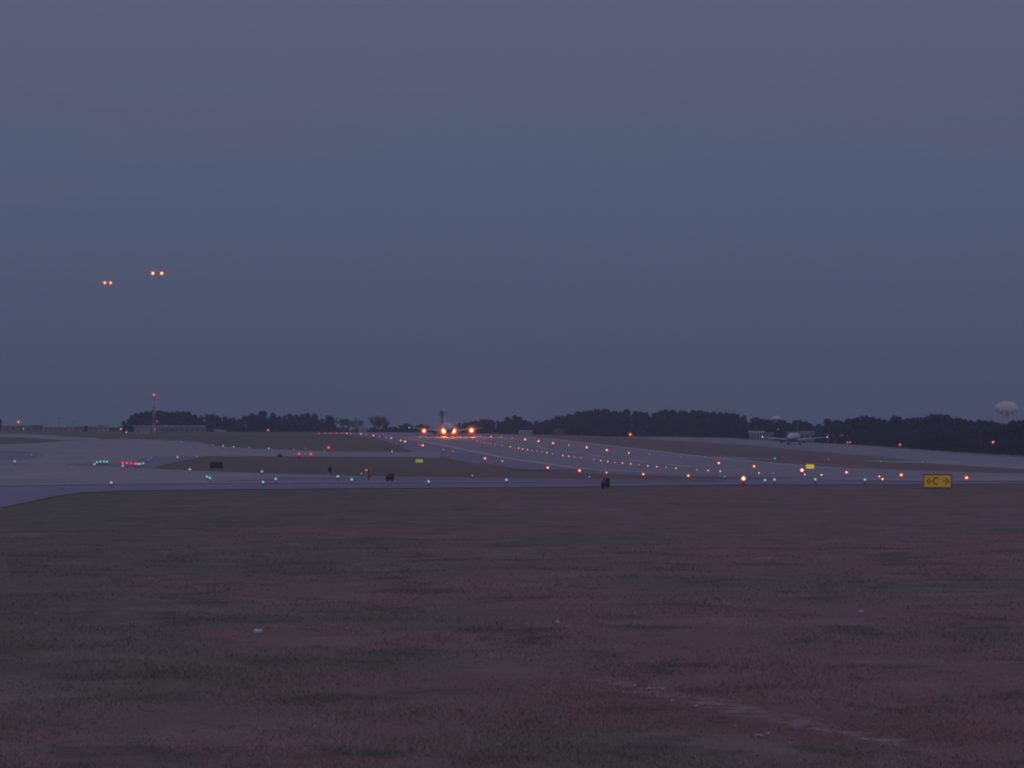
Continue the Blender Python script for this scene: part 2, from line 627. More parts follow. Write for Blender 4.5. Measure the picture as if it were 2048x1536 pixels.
strip('taxiway', [(-400, 866.5), (0, 867.5), (60, 868.5), (105, 871), (130, 873), (200, 876.5)], [(-400, 874.5), (0, 874.5), (60, 876), (105, 879), (130, 881.5), (200, 880.5)], M_CONC, .05)
# connecting taxiways beyond the runway, right of frame
strip('taxiway', [(1190, 908.5), (1240, 911), (1330, 912), (1440, 914), (1545, 917.5)], [(1190, 913), (1240, 916), (1330, 919), (1440, 918.5), (1545, 919.5)], M_CONC, .05)
strip('taxiway_shoulder', [(1320, 918), (1440, 918), (1500, 920), (1512, 923)], [(1320, 924), (1440, 930), (1500, 930), (1512, 927)], M_SHO, .025)
strip('taxiway', [(1728, 921.5), (1780, 921.8), (1850, 922), (1900, 922), (1960, 925), (2200, 938)], [(1728, 923.5), (1780, 925.8), (1850, 927.5), (1900, 930), (1960, 934), (2200, 948)], M_CONC, .065)

# ------------------------------------------------------------------ airliners
M_AIRW = mat('airliner_white', (.40, .39, .44), .5, .05, .5, spec=.5)
M_AIRG = mat('airliner_grey', (.66, .67, .72), .4, .06, .6, spec=.5)
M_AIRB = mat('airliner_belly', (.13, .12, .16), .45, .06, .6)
M_FIN = mat('fin_paint', (.66, .67, .74), .4, .05, .4)
M_DARK = mat('dark_metal', (.035, .032, .04), .6, .1, 2)
M_TYRE = mat('tyre_rubber', (.025, .024, .027), .85, .1, 4)
M_GLASSD = mat('cockpit_glass', (.02, .022, .03), .12, 0, spec=.6)
L_LAND = lamp_mat('landing_lamp', (1, .74, .36), 4.0)
L_APPR = lamp_mat('approach_lamp', (1, .58, .24), 8)
L_NAVG = lamp_mat('green_nav_lamp', (.30, .9, .80), 1.6)
L_NAVY = lamp_mat('yellow_nav_lamp', (1, .85, .45), 2.2)
L_NAVR = lamp_mat('red_nav_lamp', (1, .50, .42), 2.4)


def halo_mat(name, col, s, a):
    """see-through shell with its own glow, painting the halo round a lamp"""
    m = bpy.data.materials.new(name)
    m.use_nodes = True
    t = m.node_tree
    t.nodes.clear()
    o_ = t.nodes.new('ShaderNodeOutputMaterial')
    mx_ = t.nodes.new('ShaderNodeMixShader')
    tr = t.nodes.new('ShaderNodeBsdfTransparent')
    em = t.nodes.new('ShaderNodeEmission')
    em.inputs[0].default_value = (*col, 1)
    em.inputs[1].default_value = s
    mx_.inputs[0].default_value = a
    t.links.new(tr.outputs[0], mx_.inputs[1])
    t.links.new(em.outputs[0], mx_.inputs[2])
    t.links.new(mx_.outputs[0], o_.inputs[0])
    MATS[name] = m
    return m


G_AMB1 = halo_mat('amber_halo_inner', (1, .24, .04), 1.25, .26)  # halo colours, emitted by the shells themselves
G_AMB2 = halo_mat('amber_halo_outer', (.62, .045, .015), .85, .22)
G_LAMP = halo_mat('amber_halo', (.80, .05, .022), .85, .28)
G_RED = halo_mat('red_halo', (.75, .015, .06), .9, .28)
G_TEAL = halo_mat('teal_halo', (.03, .22, .22), .8, .25)


def airfoil_ring(x, yle, ch, z, th=.11, n=10):
    pts = []
    for i in range(n):
        a = 2 * math.pi * i / n
        cx = .5 + .5 * math.cos(a)
        pts.append((x, yle + ch * (1 - cx), z + math.sin(a) * th * ch * .5 * (0.55 + .45 * cx)))
    return pts


def make_airliner(loc, rz, label, lit, nav, fin=None):
    t = empty('airliner', loc, rz)
    tag(t, label, 'airplane')
    rings = [(-13.0, .06, .06, 2.7), (-12.75, .42, .42, 2.72), (-12.2, .85, .88, 2.80), (-11.3, 1.28, 1.35, 2.95), (-10.0, 1.66, 1.78, 3.13),
             (-8.0, 1.86, 1.98, 3.25), (-2, 1.88, 2.0, 3.25), (8.0, 1.88, 2.0, 3.25), (10.5, 1.6, 1.72, 3.5), (13, 1.05, 1.15, 3.95),
             (15.2, .55, .6, 4.4), (16.6, .2, .22, 4.7)]
    fu = MB()
    k = 24
    fu.loft([[(w * math.cos(2 * math.pi * i / k), y, zc + h * math.sin(2 * math.pi * i / k)) for i in range(k)] for y, w, h, zc in rings])
    fo = fu.build('fuselage', [M_AIRW, M_AIRB], t, True)
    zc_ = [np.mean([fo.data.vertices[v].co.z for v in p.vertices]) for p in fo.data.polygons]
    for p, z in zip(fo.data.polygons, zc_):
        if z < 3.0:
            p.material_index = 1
    cw = MB()
    for sx in (-1, 1):
        for a0, a1 in ((.08, .42), (.46, .85)):
            q = []
            for (yy, f_) in ((-11.75, 0), (-11.05, 1)):
                for a in (a0, a1):
                    w = 1.09 if f_ == 0 else 1.42
                    q.append((sx * w * math.sin(a) * 1.02, yy - .03, 3.05 + (.62 if f_ == 0 else 1.12) * (.75 + .25 * math.cos(a))))
            n = len(cw.v)
            cw.v += q + [(x, y + .05, z - .03) for x, y, z in q]
            cw.f += [(n, n + 1, n + 3, n + 2), (n + 4, n + 6, n + 7, n + 5), (n, n + 2, n + 6, n + 4), (n + 1, n + 5, n + 7, n + 3),
                     (n, n + 4, n + 5, n + 1), (n + 2, n + 3, n + 7, n + 6)]
    cw.build('windshield', M_GLASSD, t)
    for sx in (-1, 1):
        w = MB()
        w.loft([airfoil_ring(sx * 1.2, -3.0, 7.0, 2.2, .12), airfoil_ring(sx * 5.0, -.8, 4.9, 2.5, .11),
                airfoil_ring(sx * 13.9, 3.6, 1.9, 3.35, .10), airfoil_ring(sx * 14.17, 4.1, 1.2, 3.38, .08)])
        w.build('wing', M_AIRG, t, True)
        h = MB()
        h.loft([airfoil_ring(sx * .5, 11.6, 3.6, 4.75, .10), airfoil_ring(sx * 5.4, 14.0, 1.4, 5.45, .09)])
        h.build('tailplane', M_AIRG, t, True)
        e = MB()
        kk = 16
        prof = [(-4.2, .52), (-4.0, .60), (-2.5, .68), (0, .68), (2.2, .60), (3.6, .45)]
        e.loft([[(sx * 4.83 + r_ * math.cos(2 * math.pi * i / kk), y, 1.42 + r_ * math.sin(2 * math.pi * i / kk)) for i in range(kk)] for y, r_ in prof])
        e.box((sx * 4.83, .2, 2.15), (.28, 4.6, .5))
        eo = e.build('engine', M_AIRB, t, True)
        ii = MB()
        ii.loft([[(sx * 4.83 + .47 * math.cos(2 * math.pi * i / kk), y, 1.42 + .47 * math.sin(2 * math.pi * i / kk)) for i in range(kk)] for y in (-4.23, -4.15)])
        ii.build('intake', M_DARK, eo)
    fn = MB()
    fn.loft([[(x * .5, y, z) for x, y in ((0, yl), (th, yl + .3 * (yt - yl)), (0.02, yt), (-th, yl + .3 * (yt - yl)))]
             for z, yl, yt, th in ((4.6, 7.6, 15.2, .62), (5.8, 9.6, 15.4, .52), (10.9, 13.6, 16.6, .34), (11.05, 13.9, 16.6, .2))])
    fn.build('tail_fin', fin or M_FIN, t)
    for sx, gy, wheels in ((-2.61, 1.6, 2), (2.61, 1.6, 2), (0, -9.3, 2)):
        r_ = .5 if sx else .32
        g = MB().tube((sx, gy, r_), (sx, gy, 2.1), .12)
        g.box((sx, gy + .1, 1.55), (.5 if sx else .3, .08, .9))
        go = g.build('landing_gear', M_AIRG, t)
        for d in (-1, 1):
            MB().tube((sx + d * .16, gy, r_), (sx + d * .46, gy, r_), r_, k=14).build('wheel', M_TYRE, go)
    # lamps
    for sx, m_, nm in ((-1, nav[0], 'navigation_light'), (1, nav[1], 'navigation_light')):
        if m_:
            MB().ball((sx * 14.2, 4.2, 3.4), .17 if lit else .2, k=10, m=6).build(nm, m_, t, True)
    if lit:
        for lx, ly, lz, lr, pw in ((-9.0, -1.9, 2.15, .50, .55), (-1.85, -6.6, 2.15, .82, 1.5), (1.75, -6.6, 2.15, .78, 1.15), (8.9, -1.9, 2.35, .66, 1.0)):
            hs = MB().tube((lx, ly, lz), (lx, ly + 2.4, lz), lr * .7, lr * .2, 14)
            if abs(lx) > 5:
                hs.box((lx, ly + 2.3, lz + .4), (.14, 1.2, .6))
            ho = hs.build('landing_light', M_AIRB, t, True)
            MB().ball((lx, ly - .02, lz), lr * .95, k=14, m=8).build('bulb', L_LAND, ho, True)
            MB().ball((lx, ly - .02, lz), lr * 1.9, k=16, m=10).build('inner_halo', G_AMB1, ho, True)  # glowing shells added to draw the halo round each landing light
            MB().ball((lx, ly - .02, lz), lr * 3.0, k=16, m=10).build('outer_halo', G_AMB2, ho, True)
            la = bpy.data.lights.new('landing_beam', 'SPOT')
            la.energy = BEAM * pw
            la.color = (1, .26, .07)
            la.spot_size = R(40)
            la.spot_blend = 1.0
            la.shadow_soft_size = .25
            lo = bpy.data.objects.new('landing_beam', la)
            COL.objects.link(lo)
            lo.parent = t
            lo.location = (lx, ly - lr * 2.6 - .1, lz)
            lo.rotation_euler = (R(86), 0, R(180))
    return t


BEAM = 28000.0
YP = 1130.0
pp = on(895, YP)
make_airliner(pp, R(5.7), 'white twin-engine jet rolling toward us on the runway with four blazing landing lights', True, (L_NAVG, None))
p2 = on(1587, 1304)
make_airliner(p2, R(-13), 'unlit grey jet taxiing on the far right runway in front of the dark trees', False, (L_NAVY, L_NAVR), mat('fin_dark_paint', (.09, .085, .13), .4, .05, .4))


def approach_jet(x, y, dist, span_px, label):
    s = (x - 1024) / F
    t = empty('approaching_airliner', (s * dist, dist, CH + (HY - y) / F * dist), R(8))
    tag(t, label, 'airplane', 'jets descending toward the runway')
    sc_ = 1.0
    fu = MB()
    k = 14
    fu.loft([[(w * math.cos(2 * math.pi * i / k), yy, w * math.sin(2 * math.pi * i / k)) for i in range(k)]
             for yy, w in ((-15, .1), (-14, 1.0), (-11, 1.8), (9, 1.8), (15, .5), (17, .1))])
    fu.build('fuselage', M_AIRW, t, True)
    half = span_px / 2 / F * dist
    for sx in (-1, 1):
        MB().loft([airfoil_ring(sx * 1.2, -3.0, 6.5, -.8, .11), airfoil_ring(sx * (half + 6), 4, 1.8, .4, .1)]).build('wing', M_AIRG, t, True)
        MB().loft([airfoil_ring(sx * .5, 12.6, 3.2, 1.0, .10), airfoil_ring(sx * 5, 14.8, 1.4, 1.4, .09)]).build('tailplane', M_AIRG, t, True)
        MB().tube((sx * 4.8, -4, -1.9), (sx * 4.8, 2, -1.8), .8, .6, 12).build('engine', M_AIRB, t, True)
        ll = MB().ball((sx * half, -.8, -.9), 2.3 * dist / 6000, k=12, m=8).build('landing_light', L_APPR, t, True)
        MB().ball((sx * half, -.8, -.9), 4.6 * dist / 6000, k=14, m=8).build('inner_halo', G_AMB1, ll, True)  # both shells only paint the glow around the lamp
        MB().ball((sx * half, -.8, -.9), 6.6 * dist / 6000, k=14, m=8).build('outer_halo', G_AMB2, ll, True)
    MB().loft([[(.25, 9, .8), (0, 15.5, .8), (-.25, 9, .8)], [(.15, 14, 7), (0, 17, 7), (-.15, 14, 7)]]).build('tail_fin', M_FIN, t)
    return t


approach_jet(314.5, 545.5, 4800, 17.5, 'approaching jet seen as a wider pair of lights in the sky, higher and further right')
approach_jet(215.5, 565, 6600, 11.0, 'approaching jet seen as a close pair of lights in the sky, lower and further left')

# ------------------------------------------------------------------ airfield lights
L_AMB = lamp_mat('amber_lamp', (1, .50, .22), 3.2)
L_AMBB = lamp_mat('amber_lamp_bright', (1, .58, .28), 6.0)
L_AMBD = lamp_mat('amber_lamp_dim', (1, .34, .17), 1.1)
L_PALE = lamp_mat('pale_lamp', (1, .58, .40), 1.9)
L_PALED = lamp_mat('pale_lamp_dim', (.7, .52, .52), 1.0)
L_RED = lamp_mat('red_lamp', (.95, .05, .13), 1.6)
L_REDD = lamp_mat('red_lamp_dim', (.9, .12, .12), .9)
L_TEAL = lamp_mat('teal_lamp', (.20, .75, .70), 1.05)
L_TEALD = lamp_mat('teal_lamp_dim', (.10, .32, .36), 1.0)
L_YEL = lamp_mat('yellow_lamp', (1, .88, .32), 1.6)

PROTO = {}


def light_proto(kind, lamp):
    key = (kind, lamp.name)
    if key in PROTO:
        return copy_tree(PROTO[key])
    t = empty(kind, (0, 0, 0))
    if kind in ('runway_edge_light', 'taxiway_edge_light', 'stop_light'):
        b = MB().lathe([(.16, 0), (.16, .04), (.06, .08), (.03, .10), (.03, .26), (.07, .28), (.08, .33)], 12)
        b.build('stem', M_DARK, t)
        big = kind == 'stop_light'
        MB().ball((0, 0, .45), .115, k=10, m=6).build('bulb', lamp, t, True)
        MB().ball((0, 0, .45), .21 if big else (.15 if 'taxi' in kind else .26), k=12, m=8).build('lens', G_TEAL if 'taxi' in kind else (G_RED if lamp in (L_RED, L_REDD) else G_LAMP), t, True)  # oversized shell added round the bulb, lamp halo put into its own emission
    else:                                  # flush centreline light
        MB().lathe([(.22, 0), (.20, .03), (.12, .055)], 14).build('housing', M_DARK, t)
        MB().ball((0, 0, .17), .095, k=10, m=6).build('bulb', lamp, t, True)
        MB().ball((0, 0, .17), .17, k=10, m=6).build('lens', G_RED if lamp in (L_RED, L_REDD) else G_LAMP, t, True)  # added shell glows by itself to paint the halo
    PROTO[key] = t
    return t


def place_light(kind, lamp, x, y, size, label, cat, group):
    p = at(x, y)
    size = size * .86
    h = (.45 if kind != 'runway_centreline_light' else .17) * size * (max(p.y, 150) / 330) ** .62
    p = at(x, y, h)
    t = light_proto(kind, lamp)
    t.location = p + Vector((0, 0, .05))
    s = size * (max(p.y, 150) / 330) ** .62
    t.scale = (s, s, s)
    tag(t, label, cat, group)
    return t


EDGE_N = [(638, 866.3, 'r'), (650, 866.3, 'r'), (661, 866.3, 'r'), (672.5, 866.3, 'r'), (684, 866.3, 'd'), (693.5, 866.5, 'y'), (702, 866.6, 'r'),
          (722, 868, 'a'), (733, 869.4, 'd'), (747, 871, 'a'), (759, 873, 'd'), (772, 875, 'd'), (782.5, 876.5, 'a'), (801.5, 881, 'a'),
          (810, 883, 'b'), (839, 889.5, 'd'), (845.5, 890.8, 'b'), (887, 899.3, 'd'), (906.5, 903.3, 'd'), (970, 917, 'b'),
          (1004.5, 922.5, 'p'), (1095.5, 935.5, 'b'), (1159, 941, 'b'), (1213, 945.5, 'p'), (1286.5, 948, 'a'), (1376.5, 951, 'a'), (1487, 953.8, 'B')]
EDGE_F = [(962, 872.5, 'd'), (982, 873.5, 'a'), (1003, 874.7, 'r'), (1025, 876.5, 'd'), (1050, 879, 'b'), (1077, 882.5, 'b'), (1106, 886.3, 'b'), (1138, 890.4, 'p'),
          (1173.5, 895, 'b'), (1213.5, 900.3, 'b'), (1257.5, 906.3, 'a'), (1437.5, 926.4, 'b'), (1508, 932.8, 'b'), (1604, 939.8, 'B'),
          (1693, 944.3, 'b'), (1802.5, 948.7, 'b'), (1933, 953.7, 'b')]
CEN = [(955, 882.5, 'r'), (962, 884, 'd'), (969, 885.5, 'r'), (976, 886.5, 'd'), (982, 888, 'r'), (990, 889.5, 'd'), (1004.5, 891, 'd'), (1020.5, 894, 'p'), (1029, 896.5, 'r'),
       (1037, 896.8, 'p'), (1045.5, 898.3, 'p'), (1055, 899.7, 'p'), (1064, 901.2, 'd'), (1073.5, 902.3, 'd'), (1084, 903.5, 'd'), (1093.5, 906, 'p'),
       (1105, 908, 'd'), (1125.5, 911.3, 'p'), (1137.5, 912.8, 'p'), (1149, 914.4, 'd'), (1161.5, 916, 'd'), (1188, 919, 'd'),
       (1201.5, 921.7, 'p'), (1215.5, 923.3, 'p'), (1230, 925.5, 'd'), (1245, 926.5, 'p'), (1261.5, 928.3, 'p'), (1278, 930.2, 'd'), (1295.5, 932, 'p'),
       (1313.5, 933.8, 'p'), (1332, 935.2, 'd'), (1352, 937, 'p'), (1394, 940, 'd'), (1416, 941.5, 'p'), (1440.5, 943, 'p'), (1518, 946.5, 'p'),
       (1546, 947, 'd'), (1609.5, 949.5, 'p'), (1643, 950.5, 'a'), (1758.5, 953.5, 'y'), (1765, 959.3, 'a')]
KL = {'r': L_RED, 'a': L_AMB, 'b': L_AMB, 'B': L_AMBB, 'd': L_AMBD, 'p': L_PALE, 'y': L_YEL}
KS = {'r': .8, 'a': .8, 'b': 1.05, 'B': 1.35, 'd': .6, 'p': .7, 'y': .7}
CN = {'r': 'red', 'a': 'amber', 'b': 'bright amber', 'B': 'brightest amber', 'd': 'faint amber', 'p': 'pale amber', 'y': 'yellowish'}
for i, (x, y, k) in enumerate(EDGE_N):
    place_light('runway_edge_light', KL[k], x, y, KS[k], '%s runway edge light, %s along the near edge from its far left end' % (CN[k], ORD[i]),
                'runway light', 'runway lights along the near edge')
for i, (x, y, k) in enumerate(EDGE_F):
    place_light('runway_edge_light', KL[k], x, y, KS[k], '%s runway edge light, %s along the far edge counting from the lit jet' % (CN[k], ORD[i]),
                'runway light', 'runway lights along the far edge')
for i, (x, y, k) in enumerate(CEN):
    kk = L_PALED if k == 'd' else KL[k]
    place_light('runway_centreline_light', kk, x, y, .9 if k != 'd' else .7, '%s flush light, %s along the centreline from the lit jet' % (CN[k], ORD[i]),
                'runway light', 'lights along the runway centreline')

TEAL = [  # x, y, dim, label
    (29.5, 922.8, 0, 'teal taxiway light alone on the dark pavement at the far left edge'),
    (62.5, 910, 1, 'dim teal taxiway light on the dark pavement island at far left'),
    (189, 928.7, 0, 'teal taxiway light, lowest left of the short arc left of the red bar'),
    (193.7, 924.5, 0, 'teal taxiway light, second in the short arc left of the red bar'),
    (200.8, 923.5, 0, 'teal taxiway light, third in the short arc left of the red bar'),
    (208, 923.5, 0, 'teal taxiway light, fourth in the short arc left of the red bar'),
    (214, 923.7, 0, 'teal taxiway light, nearest the red bar in the short arc left of it'),
    (245.7, 932.2, 0, 'teal taxiway light just below the left end of the red bar'),
    (276.5, 928, 0, 'teal taxiway light touching the right end of the red bar'),
    (280.5, 928, 0, 'teal taxiway light, second right of the red bar'),
    (286.5, 926.8, 0, 'teal taxiway light, third right of the red bar'),
    (296.5, 920.3, 1, 'dim teal taxiway light, fourth climbing right of the red bar'),
    (303, 915, 1, 'dim teal taxiway light, highest climbing right of the red bar'),
    (355, 914.3, 0, 'teal taxiway light on the near edge of the upper taxiway, left one'),
    (394, 913, 1, 'dim teal taxiway light on the near edge of the upper taxiway, right one'),
    (363, 884.5, 1, 'dim teal taxiway light on the small shoulder below the long low building'),
    (426, 889.8, 1, 'dim teal taxiway light, first on the far edge of the upper taxiway from left'),
    (446, 892, 0, 'teal taxiway light, second on the far edge of the upper taxiway from left'),
    (467.3, 894, 0, 'teal taxiway light, third on the far edge of the upper taxiway from left'),
    (498, 895.2, 1, 'dim teal taxiway light, fourth on the far edge of the upper taxiway from left'),
    (537.5, 897.3, 0, 'teal taxiway light, fifth on the far edge of the upper taxiway from left'),
    (588, 899, 1, 'dim teal taxiway light above the left red lamp of the red pair'),
    (611, 897.5, 1, 'dim teal taxiway light above the gap of the red pair'),
    (649, 900.8, 1, 'dim teal taxiway light just below the blurred red lamp'),
    (784, 902.7, 0, 'teal taxiway light left of the junction with the runway, on the upper taxiway edge'),
    (379.7, 939, 0, 'teal taxiway light at the edge of the grass below the black box sign'),
    (414, 953.8, 0, 'teal taxiway light, left one of the close pair on the near taxiway'),
    (420, 956.5, 0, 'teal taxiway light, right one of the close pair on the near taxiway'),
    (222.5, 966, 0, 'teal taxiway light alone on the wide pale apron at left'),
    (524, 943, 0, 'teal taxiway light on the grass island above the near taxiway'),
    (526.3, 965, 0, 'bright teal taxiway light below the one on the grass island'),
    (551.5, 958.5, 0, 'bright teal taxiway light on the dark wedge, right of the grass island light'),
    (675.7, 953, 0, 'teal taxiway light below the antenna equipment stand'),
    (703.5, 959.5, 0, 'bright teal taxiway light left of the red-topped post'),
    (723, 948, 1, 'dim whitish teal light beside the red-topped post'),
    (857, 964, 0, 'teal taxiway light right of the dark sign box on the near taxiway'),
    (1012.8, 960.2, 0, 'teal taxiway light alone below the middle of the runway'),
    (945, 951.5, 1, 'dim teal taxiway light on the grass below the runway, left one'),
    (1178.5, 954, 1, 'dim teal taxiway light on the grass left of the dark sign box'),
    (1299, 908, 1, 'dim teal light beyond the runway, left one of the far side'),
    (1362, 915.2, 1, 'dim teal light beyond the runway, second from left on the far side'),
    (1411, 914.2, 1, 'dim teal light beyond the runway, third from left on the far side'),
    (1550, 917, 0, 'teal light at the tip of the far taxiway beyond the runway'),
    (1657, 919.5, 1, 'dim teal light on the grass above the yellow sign beyond the runway'),
    (1762, 923, 1, 'dim teal light on the far taxiway at right, left one'),
    (1845, 923.3, 1, 'dim teal light on the far taxiway at right, right one'),
    (1449.5, 953, 1, 'dim teal light on the runway just left of the brightest amber light'),
    (1530, 960, 0, 'teal taxiway light right of the brightest near amber light, left of a pair'),
    (1549, 958.7, 0, 'teal taxiway light right of the brightest near amber light, right of a pair'),
    (1630.5, 958, 0, 'bright teal taxiway light below the yellow sign beyond the runway'),
    (1730, 958.8, 0, 'teal taxiway light left of the large yellow sign'),
]
for (x, y, d, lb) in TEAL:
    place_light('taxiway_edge_light', L_TEALD if d else L_TEAL, x, y, .75 if d else 1.0, lb, 'taxiway light', 'teal taxiway lights')
RED = [(245.5, 926.3, .95, 'leftmost of the five red stop lights in the bar on the left apron'),
       (254, 926.3, .95, 'second from left of the five red stop lights in the bar on the left apron'),
       (262.5, 926.8, .8, 'middle one of the five red stop lights in the bar on the left apron'),
       (262.5 + 8, 927, 1.0, 'second from right of the five red stop lights in the bar on the left apron'),
       (271.5, 927.5, 1.0, 'rightmost of the five red stop lights in the bar on the left apron'),
       (598, 908, 1.25, 'left lamp of the red pair on the upper taxiway'),
       (610.5, 908, .55, 'tiny red lamp between the red pair on the upper taxiway'),
       (621.5, 908, 1.25, 'right lamp of the red pair on the upper taxiway'),
       (657, 895, 1.4, 'blurred red lamp standing alone on the grass above the upper taxiway')]
for (x, y, s, lb) in RED:
    place_light('stop_light', L_RED, x, y, s * 1.12, lb, 'stop light', 'red stop lights on the taxiways')

# ------------------------------------------------------------------ signs
M_SIGNY = mat('sign_yellow', (.46, .31, .03), .5, .08, 1.5, emit=(.62, .38, .05), es=.10)
M_SIGNY2 = mat('sign_yellow_lit', (.62, .46, .04), .5, .05, 1.5, emit=(.72, .56, .05), es=.55)
M_SIGNY3 = mat('sign_yellow_dim', (.52, .44, .10), .5, .05, 1.5, emit=(.5, .42, .10), es=.28)
M_INK = mat('sign_black', (.03, .018, .012), .6, 0)
M_FRAME = mat('sign_frame', (.05, .03, .035), .6, .1, 3)
M_BOXB = mat('sign_box_back', (.035, .03, .045), .7, .12, 2)


def face_yaw(p):
    return math.atan2(-p.x, p.y)


def stroke(mb, pts, w, y0, y1):
    for a, b in zip(pts[:-1], pts[1:]):
        a, b = Vector(a), Vector(b)
        d = (b - a).normalized()
        n = Vector((-d.y, d.x)) * w / 2
        e = d * w * .25
        q = [a - e + n, a - e - n, b + e - n, b + e + n]
        mb.prism([(v.x, v.y) for v in q], y0, y1)


def big_sign():
    p = at(1875, 979)
    k = p.y / F
    t = empty('taxiway_sign', p, face_yaw(p))
    tag(t, 'large yellow sign reading C between two arrows on the grass at right', 'sign')
    w, h, zb = 57 * k, 27.5 * k, 3.0 * k
    zc = zb + h / 2
    fr = MB()
    th = .055
    fr.box((0, .12, zc), (w, .18, h))
    for sx in (-1, 1):
        fr.box((sx * (w / 2 - th / 2), -.0, zc), (th, .07, h))
    for sz in (-1, 1):
        fr.box((0, -.001, zc + sz * (h / 2 - th / 2)), (w - 2 * th, .068, th))
    fr.build('frame', M_FRAME, t)
    MB().box((0, .012, zc), (w - 2 * th, .03, h - 2 * th)).build('panel', M_SIGNY, t)
    c = MB()
    rr = 6.6 * k
    arc = [(-2.5 * k + rr * .78 * math.cos(a), zc + .1 * k + rr * math.sin(a)) for a in np.linspace(R(48), R(312), 14)]
    stroke(c, arc, 2.1 * k, -.012, -.004)
    c.build('letter', M_INK, t)
    for sx, x0 in ((-1, -1.2), (1, 1.4)):
        a = MB()
        tip, tail = (sx * 20.5 + x0) * k, (sx * 9.2 + x0) * k
        stroke(a, [(tip - sx * 6 * k, zc + 5.6 * k), (tip, zc), (tip - sx * 6 * k, zc - 5.6 * k)], 1.9 * k, -.012, -.004)
        stroke(a, [(tip - sx * 5.2 * k, zc), (tail, zc)], 2.0 * k, -.0125, -.005)
        a.build('arrow', M_INK, t)
    for sx in (-.7, 0, .7):
        MB().box((sx * w / 2, .12, zb / 2), (.05, .05, zb)).build('leg', M_FRAME, t)


big_sign()


def small_sign(x, ybase, wpx, hpx, m, label, name='taxiway_sign', back=False, yaw=0.0, legh=2.0, cat='sign'):
    p = at(x, ybase)
    k = p.y / F
    t = empty(name, p, face_yaw(p) + yaw)
    tag(t, label, cat)
    w, h, zb = wpx * k, hpx * k, legh * k
    b = MB().box((0, .1, zb + h / 2), (w, .22, h))
    b.box((0, .1, zb + h + .02), (w + .04, .28, .04))
    b.build('box' if back else 'frame', M_BOXB if back else M_FRAME, t)
    if not back:
        MB().box((0, -.02, zb + h / 2), (w - .06, .03, h - .06)).build('panel', m, t)
    else:
        MB().box((0, -.02, zb + h * .5), (w * .86, .03, h * .8)).build('back_panel', M_DARK, t)
    for sx in (-.7, .7):
        MB().box((sx * w / 2, .1, zb / 2), (.06, .06, zb)).build('leg', M_FRAME, t)
    return t


small_sign(838.5, 927.5, 15.5, 7.5, M_SIGNY3, 'small dull yellow sign on the grass left below the runway')
small_sign(1620, 939.5, 16.5, 9, M_SIGNY2, 'small glowing yellow sign on the grass beyond the runway')
small_sign(433, 938.5, 26, 11.5, None, 'wide black sign box seen from behind on the left grass island', 'sign_box', True)


def angled_box(x, ybase, wpx, hpx, label, skew):
    """sign housing seen at an angle from behind"""
    p = at(x, ybase)
    k = p.y / F
    t = empty('sign_box', p, face_yaw(p) + R(skew))
    tag(t, label, 'sign')
    w, h = wpx * k, hpx * k
    b = MB()
    b.prism([(-w * .28, .12), (w * .5, .12), (w * .5, h), (-w * .05, h), (-w * .5, h * .45), (-w * .5, .2)], -.35, .35)
    b.build('box', M_BOXB, t)
    MB().box((w * .1, -.37, h * .72), (w * .55, .03, h * .35)).build('back_panel', mat('faded_panel', (.09, .085, .12), .6, .1, 2), t)
    for sx in (-.3, .35):
        MB().box((sx * w, 0, .06), (.06, .3, .12)).build('leg', M_FRAME, t)
    return t


angled_box(779.5, 963.5, 13.5, 17.5, 'dark sign box seen from behind on the dark wedge of the near taxiway', -12)
angled_box(1210.5, 977, 14, 20, 'dark slanted sign box seen from behind at the grass edge below the runway', -14)

# antenna equipment stand, red topped post, small equipment trolley
M_RUST = mat('red_post_paint', (.16, .05, .05), .7, .2, 3)
M_PALEP = mat('pale_post_paint', (.26, .23, .28), .7, .15, 3)
p = at(659.5, 949.5)
k = p.y / F
t = empty('equipment_stand', p, face_yaw(p))
tag(t, 'dark equipment cabinet on a pedestal with a thin antenna, on the grass island', 'equipment')
MB().box((0, 0, 10 * k), (7.5 * k, .3, 7 * k)).box((.1, 0, 14 * k), (8.2 * k, .36, .05)).build('cabinet', M_BOXB, t)
MB().box((-2 * k, 0, 3 * k), (3 * k, .16, 6.2 * k)).build('pedestal', M_PALEP, t)
MB().tube((1.2 * k, 0, 0), (1.2 * k, 0, 22 * k), .035).build('antenna', M_DARK, t)

p = at(735, 962)
k = p.y / F
t = empty('signal_post', p, face_yaw(p))
tag(t, 'dark red post with a small red lamp on top beside the near taxiway', 'post')
MB().box((-2 * k, 0, 9.5 * k), (4.5 * k, .2, 19 * k)).build('post', M_PALEP, t)
MB().box((2 * k, .02, 12 * k), (3.2 * k, .22, 24 * k)).box((5 * k, .02, 9 * k), (5 * k, .2, 4 * k)).build('bracket', M_RUST, t)
MB().box((7 * k, 0, 3 * k), (3.5 * k, .2, 6 * k)).build('foot', M_PALEP, t)
MB().ball((-2.2 * k, -.1, 22 * k), .075, k=10, m=6).build('lamp', L_REDD, t, True)

p = at(560, 914)
k = p.y / F
t = empty('equipment_box', p, face_yaw(p))
tag(t, 'small dark equipment box with a short stub antenna on the upper taxiway edge', 'equipment')
MB().box((0, 0, 2.6 * k), (12 * k, .6, 4.6 * k), taper=.72).build('box', M_BOXB, t)
MB().tube((-1 * k, 0, 4.6 * k), (-1 * k, 0, 10 * k), 1.0 * k, .6 * k).build('antenna', M_DARK, t)

# ------------------------------------------------------------------ radio mast, water tower, far tower
M_MRED = mat('mast_red', (.30, .07, .08), .6, .1, 1)
M_MWHT = mat('mast_white', (.46, .43, .45), .6, .1, 1)


